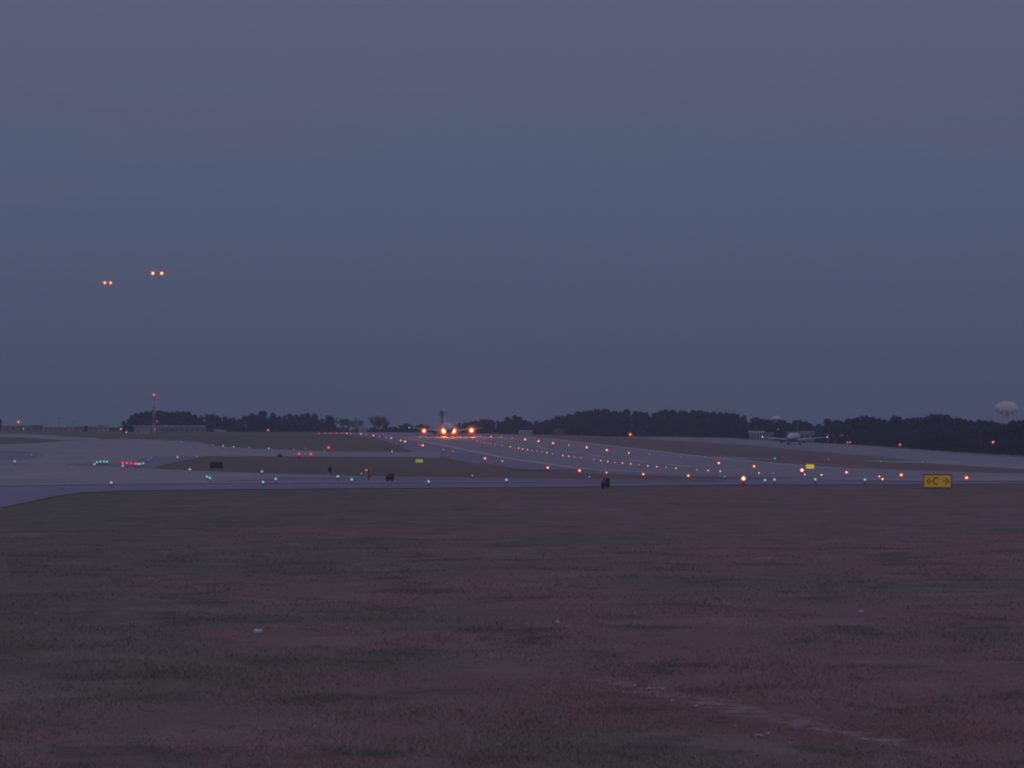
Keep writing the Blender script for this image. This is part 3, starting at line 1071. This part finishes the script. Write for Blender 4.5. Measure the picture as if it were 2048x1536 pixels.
def lattice(mb, z0, z1, w0, w1, n):
    for sx, sy in ((-1, -1), (1, -1), (1, 1), (-1, 1)):
        mb.tube((sx * w0 / 2, sy * w0 / 2, z0), (sx * w1 / 2, sy * w1 / 2, z1), .09, k=5)
    for i in range(n):
        a, b = i / n, (i + 1) / n
        wa, wb = w0 + (w1 - w0) * a, w0 + (w1 - w0) * b
        za, zb = z0 + (z1 - z0) * a, z0 + (z1 - z0) * b
        for d in range(4):
            c = [(-1, -1), (1, -1), (1, 1), (-1, 1)]
            p0, p1 = c[d], c[(d + 1) % 4]
            mb.tube((p0[0] * wa / 2, p0[1] * wa / 2, za), (p1[0] * wb / 2, p1[1] * wb / 2, zb), .055, k=4)
            mb.tube((p0[0] * wb / 2, p0[1] * wb / 2, zb), (p1[0] * wb / 2, p1[1] * wb / 2, zb), .055, k=4)


p = on(308, 1500)
k = 1500 / F
t = empty('radio_mast', p, .1)
tag(t, 'tall red and white lattice mast with a red lamp before left trees', 'mast')
yb = HY + (CH - p.z) / k
H = (yb - 791) * k
nb = 7
for i in range(nb):
    mb = MB()
    lattice(mb, H * i / nb, H * (i + 1) / nb, 1.25 - .5 * i / nb, 1.25 - .5 * (i + 1) / nb, 3)
    mb.build('lattice_section', M_MRED if i % 2 == 0 else M_MWHT, t)
MB().ball((0, 0, H + .25), .42, k=10, m=6).build('beacon_lamp', lamp_mat('mast_lamp', (.8, .06, .09), 3.0), t, True)
p = on(303.5, 1490)
t = empty('equipment_hut', p, .1)
tag(t, 'small red hut at the foot of the striped mast', 'hut')
MB().box((0, 0, 1.2), (1.6, 1.6, 2.4)).build('wall', M_MRED, t)
MB().box((0, 0, 2.45), (1.9, 1.9, .12)).build('roof', M_DARK, t)
p = on(309.5, 1480)
t = empty('storage_tank', p)
tag(t, 'white upright tank beside the red hut at the foot of the striped mast', 'tank')
MB().lathe([(.72, 0), (.72, 2.6), (.55, 2.9), (.1, 3.05)], 16).build('body', M_MWHT, t, True)
MB().tube((.9, 0, 0), (.9, 0, 2.7), .06).tube((.9, 0, 2.7), (.2, 0, 2.9), .06).build('pipe', M_DARK, t)


def pole_lamp(x, Y, ytop, lamp, r, label, name='lamp_post', cat='lamp post', group=None, arm=0.0, double=False):
    p = on(x, Y)
    k = Y / F
    t = empty(name, p, face_yaw(p))
    tag(t, label, cat, group)
    zt = CH + (HY - ytop) * k - p.z
    zt = max(zt, .6)
    MB().tube((arm, .1, 0), (arm, .1, zt + .1), .09, .06).tube((arm, .1, zt + .1), (0, 0, zt + .12), .05).build('pole', M_DARK, t)
    for d in ((-.6, .6) if double else (0,)):
        bu = MB().ball((d, -.05, zt), r * .62, k=10, m=6).build('bulb', lamp, t, True)
        if lamp in (L_AMB, L_PALE):
            MB().ball((d, -.05, zt), r * 1.9, k=12, m=8).build('lens', G_LAMP, t, True)  # wide glowing shell added as the halo of the lamp
    return t


pole_lamp(314.3, 1470, 842.5, lamp_mat('obstruction_lamp', (.95, .03, .14), 3.0), .34, 'pole with a red obstruction lamp right of the striped mast', 'obstruction_light', 'obstruction light')
pole_lamp(37, 1800, 844, L_AMB, .58, 'lamp post with an orange lamp at the far left, above the low buildings', arm=.8)
pole_lamp(46.5, 1780, 858, L_YEL, .36, 'low lamp post with a yellowish lamp at far left below the orange one')
pole_lamp(242.3, 1600, 858, L_YEL, .48, 'lamp post with a bright yellow lamp left of the striped mast')
pole_lamp(253, 1500, 864.3, L_PALE, .30, 'low post with a pale lamp just left of the striped mast')
pole_lamp(331, 1640, 851.3, mat('dim_yellow', (.3, .3, .2), .5, 0, emit=(.8, .75, .35), es=.6), .25, 'post with a dim yellow lamp at the long low building')
pole_lamp(536, 1820, 860.3, L_PALE, .46, 'lamp post with an orange lamp at the foot of the left trees')
pole_lamp(1260.5, 1560, 868.8, L_AMB, .58, 'lamp post with a bright orange lamp below the middle wood')
pole_lamp(1697.5, 1330, 884.7, L_PALE, .26, 'short post with a double orange lamp beside the far right runway', double=True)
pole_lamp(1800, 1180, 889.5, L_PALE, .32, 'post with an orange lamp at the foot of the right wood, left one')
pole_lamp(1986, 1120, 884.3, L_AMB, .36, 'post with an orange lamp before the right wood, below the water tower')
pole_lamp(1556, 1500, 858.6, lamp_mat('green_beacon', (.35, .9, .5), 1.2), .26, 'post with a single green lamp above the taxiing jet', 'beacon_post', 'beacon')
for (x, yt, lb) in ((93, 846, 'thin bare utility pole, left one above the low buildings'), (117.5, 834, 'tall thin utility pole in the middle above the low buildings'),
                    (147, 840, 'thin utility pole, right one above the low buildings'), (1597, 838, 'thin pole rising above the woods behind the taxiing jet')):
    Yq = 1850 if x < 1000 else 1560
    p = on(x, Yq)
    kq = Yq / F
    t = empty('utility_pole', p, .2)
    tag(t, lb, 'pole')
    zt = CH + (HY - yt) * kq - p.z
    MB().tube((0, 0, 0), (0, 0, zt), .17, .11, 6).build('pole', M_PALEP if x < 1000 else M_DARK, t)
    MB().box((0, 0, zt - .7), (2.2, .14, .16)).build('crossarm', M_DARK, t)

# water tower
Yw = 3600.0
k = Yw / F
p = on(2013, Yw)
t = empty('water_tower', p)
tag(t, 'pale round water tower on many legs above the trees at far right', 'water tower')
M_WT = mat('water_tower_paint', (.60, .57, .55), .6, .05, .05)
zt = CH + (HY - 803) * k - p.z
zb_ = CH + (HY - 829) * k - p.z
Rw = 24.0 * k
prof = [(Rw * .35, zb_ - .5)] + [(Rw * math.cos(a) if a < 0 else Rw * math.cos(a) ** .8, zb_ + (zt - zb_) * (.38 + (.62 if a > 0 else .38) * math.sin(a))) for a in np.linspace(R(-75), R(86), 16)]
MB().lathe(prof, 40).build('tank', M_WT, t, True)
for i in range(12):
    a = 2 * math.pi * (i + .3) / 12
    MB().tube((Rw * .93 * math.cos(a), Rw * .93 * math.sin(a), 0), (Rw * .90 * math.cos(a), Rw * .90 * math.sin(a), zb_ + 7.5), .75, .7, 8).build('leg', M_WT, t)
MB().tube((0, 0, 0), (0, 0, zb_), 2.6, k=16).build('riser', M_WT, t, True)
MB().ball((-1.5, 0, zt + 1.0), .55, k=10, m=6).build('beacon_lamp', lamp_mat('tower_lamp', (.6, .08, .12), .8), t, True)

# dome of a far tank peeping over the wood
p = on(1553, 3000)
k = .5
t = empty('domed_tank', p)
tag(t, 'pale dome of a far tank peeping over the woods near the taxiing jet', 'tank')
zt = CH + (HY - 832) * k - p.z
MB().lathe([(4.2, 0), (4.2, zt - 3.2)] + [(5.0 * math.cos(a), zt - 3.2 + 3.2 * math.sin(a)) for a in np.linspace(0, R(88), 8)], 24).build('shell', M_WT, t, True)

# dark tower behind the lit jet's fin
Yt = 2050.0
k = Yt / F
p = on(886.3, Yt)
t = empty('tower', p)
tag(t, 'dark blocky tower rising behind the tail fin of the lit jet', 'tower')
zt = CH + (HY - 822) * k - p.z
M_TW = mat('tower_cladding', (.10, .09, .13), .6, .1, .4)
MB().box((0, 0, zt * .36), (11.5 * k, 4.2, zt * .72)).build('shaft', mat('tower_shaft', (.21, .19, .25), .7, .08, .4), t)
MB().box((0, 0, zt * .72 + zt * .12), (13 * k, 4.6, zt * .24)).build('cab', M_TW, t)
MB().box((0, 0, zt * .98), (13.4 * k, 4.8, zt * .04)).build('roof', M_DARK, t)

# ------------------------------------------------------------------ buildings, vehicles
M_WALLP = mat('pale_wall', (.30, .27, .31), .8, .1, .3)
M_WALLG = mat('grey_wall', (.20, .19, .24), .8, .1, .3)
M_WALLD = mat('dark_wall', (.12, .11, .16), .8, .1, .3)
M_ROOFP = mat('pale_roof', (.38, .35, .40), .7, .1, .3)
M_ROOFG = mat('grey_roof', (.24, .22, .28), .7, .1, .3)
M_WIN = mat('dark_window', (.04, .04, .06), .2, 0)


def building(x0, x1, ytop, Y, wall, roof, label, depth=14, gable=False, wins=4, doors=0, rh=.12, name='building', cols=0):
    xm = (x0 + x1) / 2
    p = on(xm, Y)
    k = Y / F
    t = empty(name, p, face_yaw(p))
    tag(t, label, 'building')
    w = (x1 - x0) * k
    h = CH + (HY - ytop) * k - p.z
    h = max(h, 2.4)
    if gable:
        he = h * .66
        MB().prism([(-w / 2, 0), (w / 2, 0), (w / 2, he), (0, h * .97), (-w / 2, he)], 0, depth).build('wall', wall, t)
        for sx in (-1, 1):
            a, b = (sx * (w / 2 + .4), he - .2), (0, h)
            MB().prism([a, b, (b[0], b[1] + .22), (a[0], a[1] + .22)], -.5, depth + .5).build('roof', roof, t)
    else:
        hr = max(.35, h * rh)
        MB().box((0, depth / 2, (h - hr) / 2), (w, depth, h - hr)).build('wall', wall, t)
        MB().box((0, depth / 2, h - hr / 2), (w + .8, depth + .8, hr)).build('roof', roof, t)
    hw = h * (.66 if gable else 1 - rh)
    for i in range(wins):
        cx = -w / 2 + w * (i + .5) / wins
        MB().box((cx, -.02, hw * .55), (min(2.2, w / wins * .5), .06, hw * .34)).build('window', M_WIN, t)
    for i in range(cols):
        cx = -w / 2 + w * (i + .5) / cols
        MB().box((cx, -.9, hw * .5), (.5, .5, hw)).build('column', M_ROOFP, t)
    for i in range(doors):
        MB().box((w * (-.3 + .25 * i), -.025, hw * .36), (1.1, .07, hw * .7)).build('door', M_WALLD, t)
    return t


building(-40, 64, 851, 2000, M_WALLG, M_ROOFG, 'low grey building at the far left edge under the orange lamp', wins=7)
building(64, 86, 848.5, 2050, M_WALLD, M_ROOFP, 'taller block with pale roof among the far left buildings', wins=3)
building(88, 134, 854, 1950, M_WALLG, M_ROOFG, 'low grey building between the thin utility poles at far left', wins=5)
building(132, 146, 851.5, 2060, M_WALLP, M_ROOFP, 'small pale block right of centre among the far left buildings', wins=2)
building(148, 196, 852.5, 2080, M_WALLG, M_ROOFG, 'long grey building behind the dark bush at far left', wins=5)
building(196, 216, 850.5, 2000, M_WALLP, M_ROOFG, 'pale block left of the bright yellow lamp', wins=2)
building(217, 240, 854, 1940, M_WALLD, M_ROOFG, 'dark low building just left of the bright yellow lamp', wins=3)
building(244, 268, 850, 1900, M_WALLP, M_ROOFP, 'pale hazy building at the left end of the wood', wins=2, gable=True)
building(268, 410, 850.8, 1680, mat('long_wall', (.17, .155, .23), .8, .08, .2), mat('long_roof', (.24, .22, .31), .7, .06, .2), 'very long low building behind the striped mast under the left trees', wins=14, doors=2, rh=.26)
building(270, 301, 859.8, 1580, mat('shed_wall', (.30, .29, .37), .7, .06, .3), M_ROOFP, 'low pale shed immediately left of the striped mast base', wins=0, doors=1)
building(403, 412, 857, 1700, M_WALLP, M_ROOFP, 'small white shed right of the very long low building', wins=1)
building(627, 641, 848, 1880, M_ROOFP, M_ROOFP, 'small white gabled house left of the bare trees', wins=1, gable=True)
building(720, 733, 853.5, 1850, M_WALLP, M_ROOFG, 'small tan house below the bare trees', wins=1, gable=True)
building(1038, 1064, 860.3, 1650, M_ROOFP, M_ROOFP, 'low white trailer under the trees right of the lit jet', wins=3, rh=.3)
building(1108, 1128, 856.5, 1700, M_WALLD, M_ROOFG, 'small dim house at the foot of the middle wood', wins=2, gable=True)
building(1498, 1528, 861.8, 1540, M_WALLD, M_ROOFP, 'pale building with dark columns left of the taxiing jet', wins=0, cols=5, rh=.22)
building(1529, 1547, 864.5, 1560, M_WALLG, M_ROOFG, 'low building just left of the taxiing jet', wins=2)
building(1598, 1632, 862, 1600, M_WALLG, M_ROOFG, 'hazy grey block behind the right wing of the taxiing jet', wins=3)
building(1655, 1682, 867.5, 1500, M_WALLP, M_ROOFG, 'pale wall building right of the taxiing jet', wins=1)
building(1682, 1722, 868.5, 1480, M_WALLD, M_ROOFP, 'long dark building with pale roof edge before the right wood', wins=5, rh=.2)
building(1736, 1752, 867.5, 1450, M_WALLD, M_ROOFG, 'small dim house half hidden in the right wood', wins=1, gable=True)


def van(x, ybase_Y, label, m, L=5.4, name='parked_van', cat='van'):
    p = on(x, ybase_Y)
    t = empty(name, p, face_yaw(p))
    tag(t, label, cat)
    MB().prism([(-L / 2, .45), (L / 2, .45), (L / 2, 1.25), (L / 2 - .9, 1.4), (L / 2 - 1.5, 2.1), (-L / 2, 2.15)], -.95, .95).build('body', m, t)
    MB().prism([(L / 2 - 1.0, 1.42), (L / 2 - 1.5, 2.0), (-L / 2 + .5, 2.02), (-L / 2 + .5, 1.42)], -.97, -.951).build('window', M_WIN, t)
    for sx in (-1, 1):
        for sy in (-1, 1):
            MB().tube((sx * L * .32, sy * .95, .36), (sx * L * .32, sy * .72, .36), .36, k=12).build('wheel', M_TYRE, t)
    return t


van(438, 1720, 'white van parked at the left trees, left one', M_ROOFP, 5.8)
van(444, 1690, 'white box van parked at the left trees, right one', M_ROOFP, 5.0)

# ------------------------------------------------------------------ trees
M_BARK = mat('bark', (.06, .045, .04), .9, .2, 1.5)
M_LEAF = [mat('foliage_%s' % n, c, .95, .35, .35, spec=.05) for n, c in
          (('dark', (.030, .032, .072)), ('olive', (.034, .034, .064)), ('blue', (.026, .030, .080)))]
M_TWIG = mat('bare_twigs', (.11, .095, .10), .9, .15, 1)


def crown_mesh(seed, H=1.0, W=.62, n=900, conic=.0, q=.055):
    r_ = np.random.default_rng(seed)
    blobs = []
    nb = 13
    for i in range(nb):
        z = .16 + .76 * (i / (nb - 1)) + r_.normal(0, .03)
        env = math.sin(math.pi * min(1, max(.05, (z - .02) / 1.0)) ** (.75 + conic)) * W * .5
        env = max(env, W * .30 * (1 - z) if z < .5 else 0)
        a = r_.uniform(0, 6.28)
        d = env * r_.uniform(.3, .85)
        blobs.append((d * math.cos(a), d * math.sin(a), min(z, .90), r_.uniform(.10, .17) * (1.1 if z < .7 else .8)))
    blobs += [(r_.normal(0, .04), r_.normal(0, .04), .88, .10), (0, 0, .25, .2), (.1, 0, .14, .17), (-.12, .05, .13, .17)]
    B = np.array(blobs)
    pick = r_.integers(0, len(B), n)
    d = r_.normal(size=(n, 3))
    d /= np.linalg.norm(d, axis=1)[:, None]
    rad = r_.uniform(.45, 1.08, n) ** .6
    P = B[pick, :3] + d * (B[pick, 3] * rad)[:, None]
    P[:, 2] = np.clip(P[:, 2], .01, 1.0)
    u = r_.normal(size=(n, 3))
    u /= np.linalg.norm(u, axis=1)[:, None]
    v = np.cross(u, d + .3 * r_.normal(size=(n, 3)))
    v /= np.maximum(1e-6, np.linalg.norm(v, axis=1))[:, None]
    s = r_.uniform(.6, 1.3, n)[:, None] * q
    V = np.stack([P - u * s, P - v * s * .7, P + u * s, P + v * s * .7], 1).reshape(-1, 3)
    V *= H
    return V, np.arange(4 * n).reshape(n, 4)


TREES = []
for i in range(7):
    t = empty('tree', (0, 0, 0))
    V, Fq = crown_mesh(100 + i, W=(.62, .72, .55, .8, .66, .5, .9)[i], conic=(0, .1, -.2, .15, .05, -.25, .2)[i])
    npmesh('crown', V, Fq, M_LEAF[i % 3], parent=t)
    MB().tube((0, 0, 0), (0, 0, .45), .022, .014, 7).tube((0, 0, .45), (.05, .02, .75), .014, .005, 5).tube((0, 0, .4), (-.1, .03, .66), .010, .004, 5).build('trunk', M_BARK, t)
    TREES.append(t)
USED = set()


def put_tree(i, x, Y, ytop, label, group, wide=1.0):
    p = on(x, Y)
    k = Y / F
    h = CH + (HY - ytop) * k - p.z
    t = TREES[i] if i not in USED else copy_tree(TREES[i])
    USED.add(i)
    t.location = p - Vector((0, 0, .3))
    t.rotation_euler = (0, 0, random.uniform(0, 6.28))
    t.scale = (h * wide, h * wide, h * 1.02)
    tag(t, label, 'tree', group)
    return t


def wood(prof, Ytab, spacing, label, group, wide, rows_=((0, 0), (60, 5))):
    prof = np.array(prof, float)
    Yt_ = np.array(Ytab, float)
    lo_, hi_ = prof[0, 0], prof[-1, 0]
    for dY, dtop in rows_:
        x = lo_ + (spacing * .5 if dY else 0)
        while x <= hi_:
            xx = x + random.uniform(-.2, .2) * spacing
            Y = np.interp(xx, Yt_[:, 0], Yt_[:, 1]) + dY + random.uniform(-15, 15)
            yt = np.interp(xx, prof[:, 0], prof[:, 1]) + dtop + random.uniform(-1.0, 2.2)
            put_tree(random.randrange(7), xx, Y, yt, label, group, wide * random.uniform(.85, 1.15))
            x += spacing * random.uniform(.8, 1.2)


wood([(249, 840), (262, 832), (275, 826), (297, 821.5), (318, 821), (335, 825), (350, 820.5), (375, 822.5), (390, 827), (400, 829), (440, 829), (455, 832), (470, 836), (482, 835)],
     [(245, 1900), (500, 1900)], 11.5, 'dark leafy tree in the left wood behind the striped mast', 'trees of the left wood', 1.0)
wood([(478, 836), (490, 829), (502, 825), (520, 822.5), (546, 824), (556, 831), (566, 832), (578, 827), (590, 827.5), (604, 826), (614, 825), (626, 825), (636, 833), (644, 836), (658, 831), (670, 831)],
     [(470, 1850), (680, 1850)], 12.5, 'dark rounded tree in the wood between the mast and the bare trees', 'trees of the middle left wood', 1.0)
wood([(790, 852), (805, 847), (812, 845), (825, 850), (842, 846), (852, 848), (860, 853), (872, 853)], [(700, 1850), (900, 1850)], 9,
     'low dark tree left of the lit jet on the horizon', 'low trees left of the lit jet', 1.5, ((0, 0), (50, 2)))
wood([(900, 848), (925, 844), (940, 842), (955, 841), (968, 838), (978, 838), (990, 842), (1010, 843.5)], [(900, 1820), (1010, 1820)], 10,
     'dark tree just right of the lit jet', 'trees right of the lit jet', 1.25, ((0, 0), (50, 3)))
wood([(1017, 834), (1028, 828.5), (1034, 829), (1044, 836), (1056, 843), (1066, 839.5), (1076, 843), (1090, 840), (1104, 836.5), (1120, 831), (1132, 831.5), (1146, 824)],
     [(1010, 1800), (1150, 1760)], 11, 'dark tree on the left slope of the long middle wood', 'trees of the middle wood, left slope', 1.1)
wood([(1154, 820.5), (1166, 821), (1173, 829), (1182, 819), (1196, 816.5), (1206, 817.5), (1217, 822), (1230, 821), (1240, 824), (1250, 819), (1270, 821), (1288, 824), (1299, 829), (1310, 824),
      (1326, 822), (1345, 818), (1360, 820), (1372, 822.5), (1385, 818), (1400, 822), (1410, 824.5), (1420, 821.5), (1436, 824), (1465, 824), (1480, 830), (1494, 835)],
     [(1150, 1760), (1300, 1700), (1500, 1640)], 12.5, 'tall dark tree in the long middle wood', 'trees of the middle wood', 1.0)
wood([(1503, 845), (1512, 834.5), (1520, 836), (1535, 839), (1550, 839), (1565, 840), (1579, 844), (1591, 839), (1603, 841), (1616, 843), (1630, 850), (1645, 846)],
     [(1500, 1620), (1650, 1600)], 10.5, 'dark tree in the lower wood behind the taxiing jet', 'trees behind the taxiing jet', 1.1)
wood([(1656, 837), (1666, 838), (1680, 843), (1700, 838), (1718, 832), (1735, 831), (1746, 834), (1756, 837.5), (1775, 837.5), (1786, 833), (1800, 834), (1815, 838), (1830, 834), (1845, 838.5),
      (1856, 833), (1870, 828), (1885, 827), (1896, 832), (1906, 836), (1918, 834), (1930, 840), (1945, 841), (1960, 839.5), (1985, 842), (2003, 847), (2018, 846), (2030, 839), (2060, 840), (2110, 838)],
     [(1650, 1560), (1700, 1480), (1900, 1330), (2060, 1230), (2120, 1220)], 13, 'dark tree in the wood along the far right runway', 'trees of the right wood', 1.0, ((0, 0), (50, 5), (-35, 26)))
wood([(662, 852), (690, 854), (706, 856), (735, 856), (760, 853), (790, 851)], [(600, 1870), (900, 1870)], 9, 'low dark shrub under the bare trees', 'shrubs under the bare trees', 2.0, ((0, 0),))
put_tree(1, 172, 1930, 851, 'dark bush before the low buildings at far left', None, 1.6)
put_tree(3, -2, 1950, 837, 'dark tree cut by the left edge above the low buildings', None, 1.1)


def bare_tree(x, Y, ytop, seed, label, spread=.6):
    r_ = random.Random(seed)
    p = on(x, Y)
    k = Y / F
    H = CH + (HY - ytop) * k - p.z
    t = empty('bare_tree', p)
    tag(t, label, 'tree')
    trunk, tw = MB(), MB()

    def grow(a, d, L, r0, depth):
        b = a + d * L
        (trunk if depth >= 4 else tw).tube(a, b, r0, r0 * .7, 5 if depth >= 4 else 3)
        if depth == 0:
            return
        for _ in range(4 if depth in (5, 2, 1) else 3):
            nd = (d + Vector((r_.gauss(0, spread), r_.gauss(0, spread), r_.gauss(.22, .22)))).normalized()
            grow(a + d * L * r_.uniform(.45, 1.0), nd, L * r_.uniform(.66, .92), r0 * (.64 if depth > 3 else .52), depth - 1)
    grow(Vector((0, 0, 0)), Vector((0, 0, 1)), H * .17, H * .030, 6)
    zm = max(v[2] for v in tw.v)
    f_ = H / zm
    for mb in (trunk, tw):
        mb.v = [(v[0] * f_, v[1] * f_, v[2] * f_) for v in mb.v]
    trunk.build('trunk', M_BARK, t)
    tw.build('branches', M_TWIG, t)


bare_tree(684, 1800, 833, 5, 'pale leafless tree, leftmost of the bare trees')
bare_tree(697, 1820, 835, 8, 'pale leafless tree between the leftmost bare tree and the gap')
bare_tree(712, 1800, 834, 12, 'slender leafless tree beside the tan house')
bare_tree(748, 1790, 828, 21, 'dense dark leafless tree, tallest of the bare trees')
bare_tree(757, 1810, 829, 34, 'leafless tree merged with the tallest bare tree on its right')
bare_tree(774, 1800, 836, 44, 'smaller leafless tree, rightmost of the bare trees')

# ------------------------------------------------------------------ near field: grass, litter, stones
def blades():
    n = 260000
    y = 30.0 / (1 - RNG.uniform(0, 1, n) * (1 - 30.0 / 150.0))         # density falls with distance squared once x is spread by depth
    s = RNG.uniform(-.2, .2, n)
    x = s * y
    # clumping
    keep = (np.sin(x * 1.7 + 1.3 * np.sin(y * .9)) + np.sin(y * 1.3 + x * .6) + RNG.normal(0, 1.1, n)) > -.6
    x, y = x[keep], y[keep]
    n = len(x)
    z = ground_z(x, y)
    h = RNG.gamma(4.0, .007, n) + .010
    h *= (1 + .6 * (np.sin(x * .8 + 2) * np.sin(y * .37)))
    h = np.clip(h, .01, .11) * np.clip((150 - y) / 60, .15, 1.0)
    w = RNG.uniform(.003, .008, n) * np.clip(y / 35, 1, 2.5)
    a = RNG.uniform(0, 6.28, n)
    lx, ly = RNG.normal(0, .6, n) * h, RNG.normal(0, .6, n) * h
    P = np.stack([x, y, z], 1)
    o1 = np.stack([np.cos(a) * w, np.sin(a) * w, np.zeros(n)], 1)
    tip = np.stack([lx, ly, h], 1)
    V = np.stack([P - o1, P + o1, P + tip], 1).reshape(-1, 3)
    o = npmesh('grass', V, np.arange(3 * n).reshape(n, 3), M_BLADE)
    tone = np.repeat(RNG.uniform(1.15, 1.8, n), 3)
    ca = o.data.color_attributes.new('tone', 'FLOAT_COLOR', 'POINT')
    hue = np.repeat(RNG.normal(0, .06, n), 3)
    cc = np.stack([tone * (1 + hue), tone, tone * (1 - hue), np.ones_like(tone)], 1)
    ca.data.foreach_set('color', cc.astype(np.float32).ravel())
    tag(o, kind='stuff', label='short patchy brown and green grass of the near field', cat='grass')


blades()
M_LIT = mat('white_litter', (.40, .38, .42), .7, .1, 6)
M_STONE = mat('pale_stone', (.30, .26, .29), .8, .2, 8)


def scrap(x, y, wpx, hpx, label, m, seed, name='litter', cat='litter', group=None):
    p = at(x, y)
    k = p.y / F
    r_ = random.Random(seed)
    b = MB()
    for j in range(3):
        n0 = len(b.v)
        b.ball((r_.uniform(-.28, .28) * wpx * k, r_.uniform(-.06, .06), hpx * k * .38), .5, k=7, m=5)
        c = Vector((np.mean([v[0] for v in b.v[n0:]]), np.mean([v[1] for v in b.v[n0:]]), np.mean([v[2] for v in b.v[n0:]])))
        for i in range(n0, len(b.v)):
            v = Vector(b.v[i]) - c
            f_ = r_.uniform(.6, 1.2)
            b.v[i] = (c.x + v.x * wpx * k * .62 * f_, c.y + v.y * wpx * k * .5 * f_, c.z + v.z * hpx * k * .8 * f_)
    o = b.build(name, m)
    o.location = p
    tag(o, label, cat, group)


scrap(516, 1268, 22, 13, 'crumpled white scrap of litter on green grass, left foreground', M_LIT, 1)
scrap(1113, 1246, 11, 6, 'small white scrap of litter in the middle of the grass', M_LIT, 2)
scrap(1722, 1224, 15, 4, 'thin flat white scrap of litter in the grass at right', M_LIT, 3)
scrap(110, 1030, 5, 6, 'tiny pale scrap just below the dark pavement at far left', M_STONE, 4)
scrap(75, 1229, 3.5, 3.5, 'tiny white speck of litter near the left edge', M_LIT, 5)
for i, (x, y, s) in enumerate([(1270, 1372, 10), (1300, 1380, 14), (1321, 1379, 12), (1345, 1402, 9), (1392, 1414, 16), (1400, 1409, 9), (1470, 1452, 8), (1520, 1474, 18), (1534, 1468, 11), (1580, 1486, 9), (1728, 1481, 16), (1745, 1478, 9)]):
    scrap(x, y, s, s * .38, 'small pale stone in the worn red track, lower right foreground', M_STONE, 20 + i, 'stone', 'stone', 'pale stones in the worn track')

# ------------------------------------------------------------------ haze
HZ = 0.00019
hv = bpy.data.materials.new('haze_air')
hv.use_nodes = True
t_ = hv.node_tree
t_.nodes.clear()
ou = t_.nodes.new('ShaderNodeOutputMaterial')
pv = t_.nodes.new('ShaderNodeVolumePrincipled')
pv.inputs['Color'].default_value = (.73, .84, 1.0, 1)
pv.inputs['Density'].default_value = HZ
pv.inputs['Anisotropy'].default_value = 0.45
t_.links.new(pv.outputs[0], ou.inputs['Volume'])
hz = MB().box((0, 7200, 305), (26000, 14600, 626)).build('haze', hv)
hz.visible_shadow = True
tag(hz, kind='stuff', label='thin bluish dusk haze over the airfield', cat='haze')
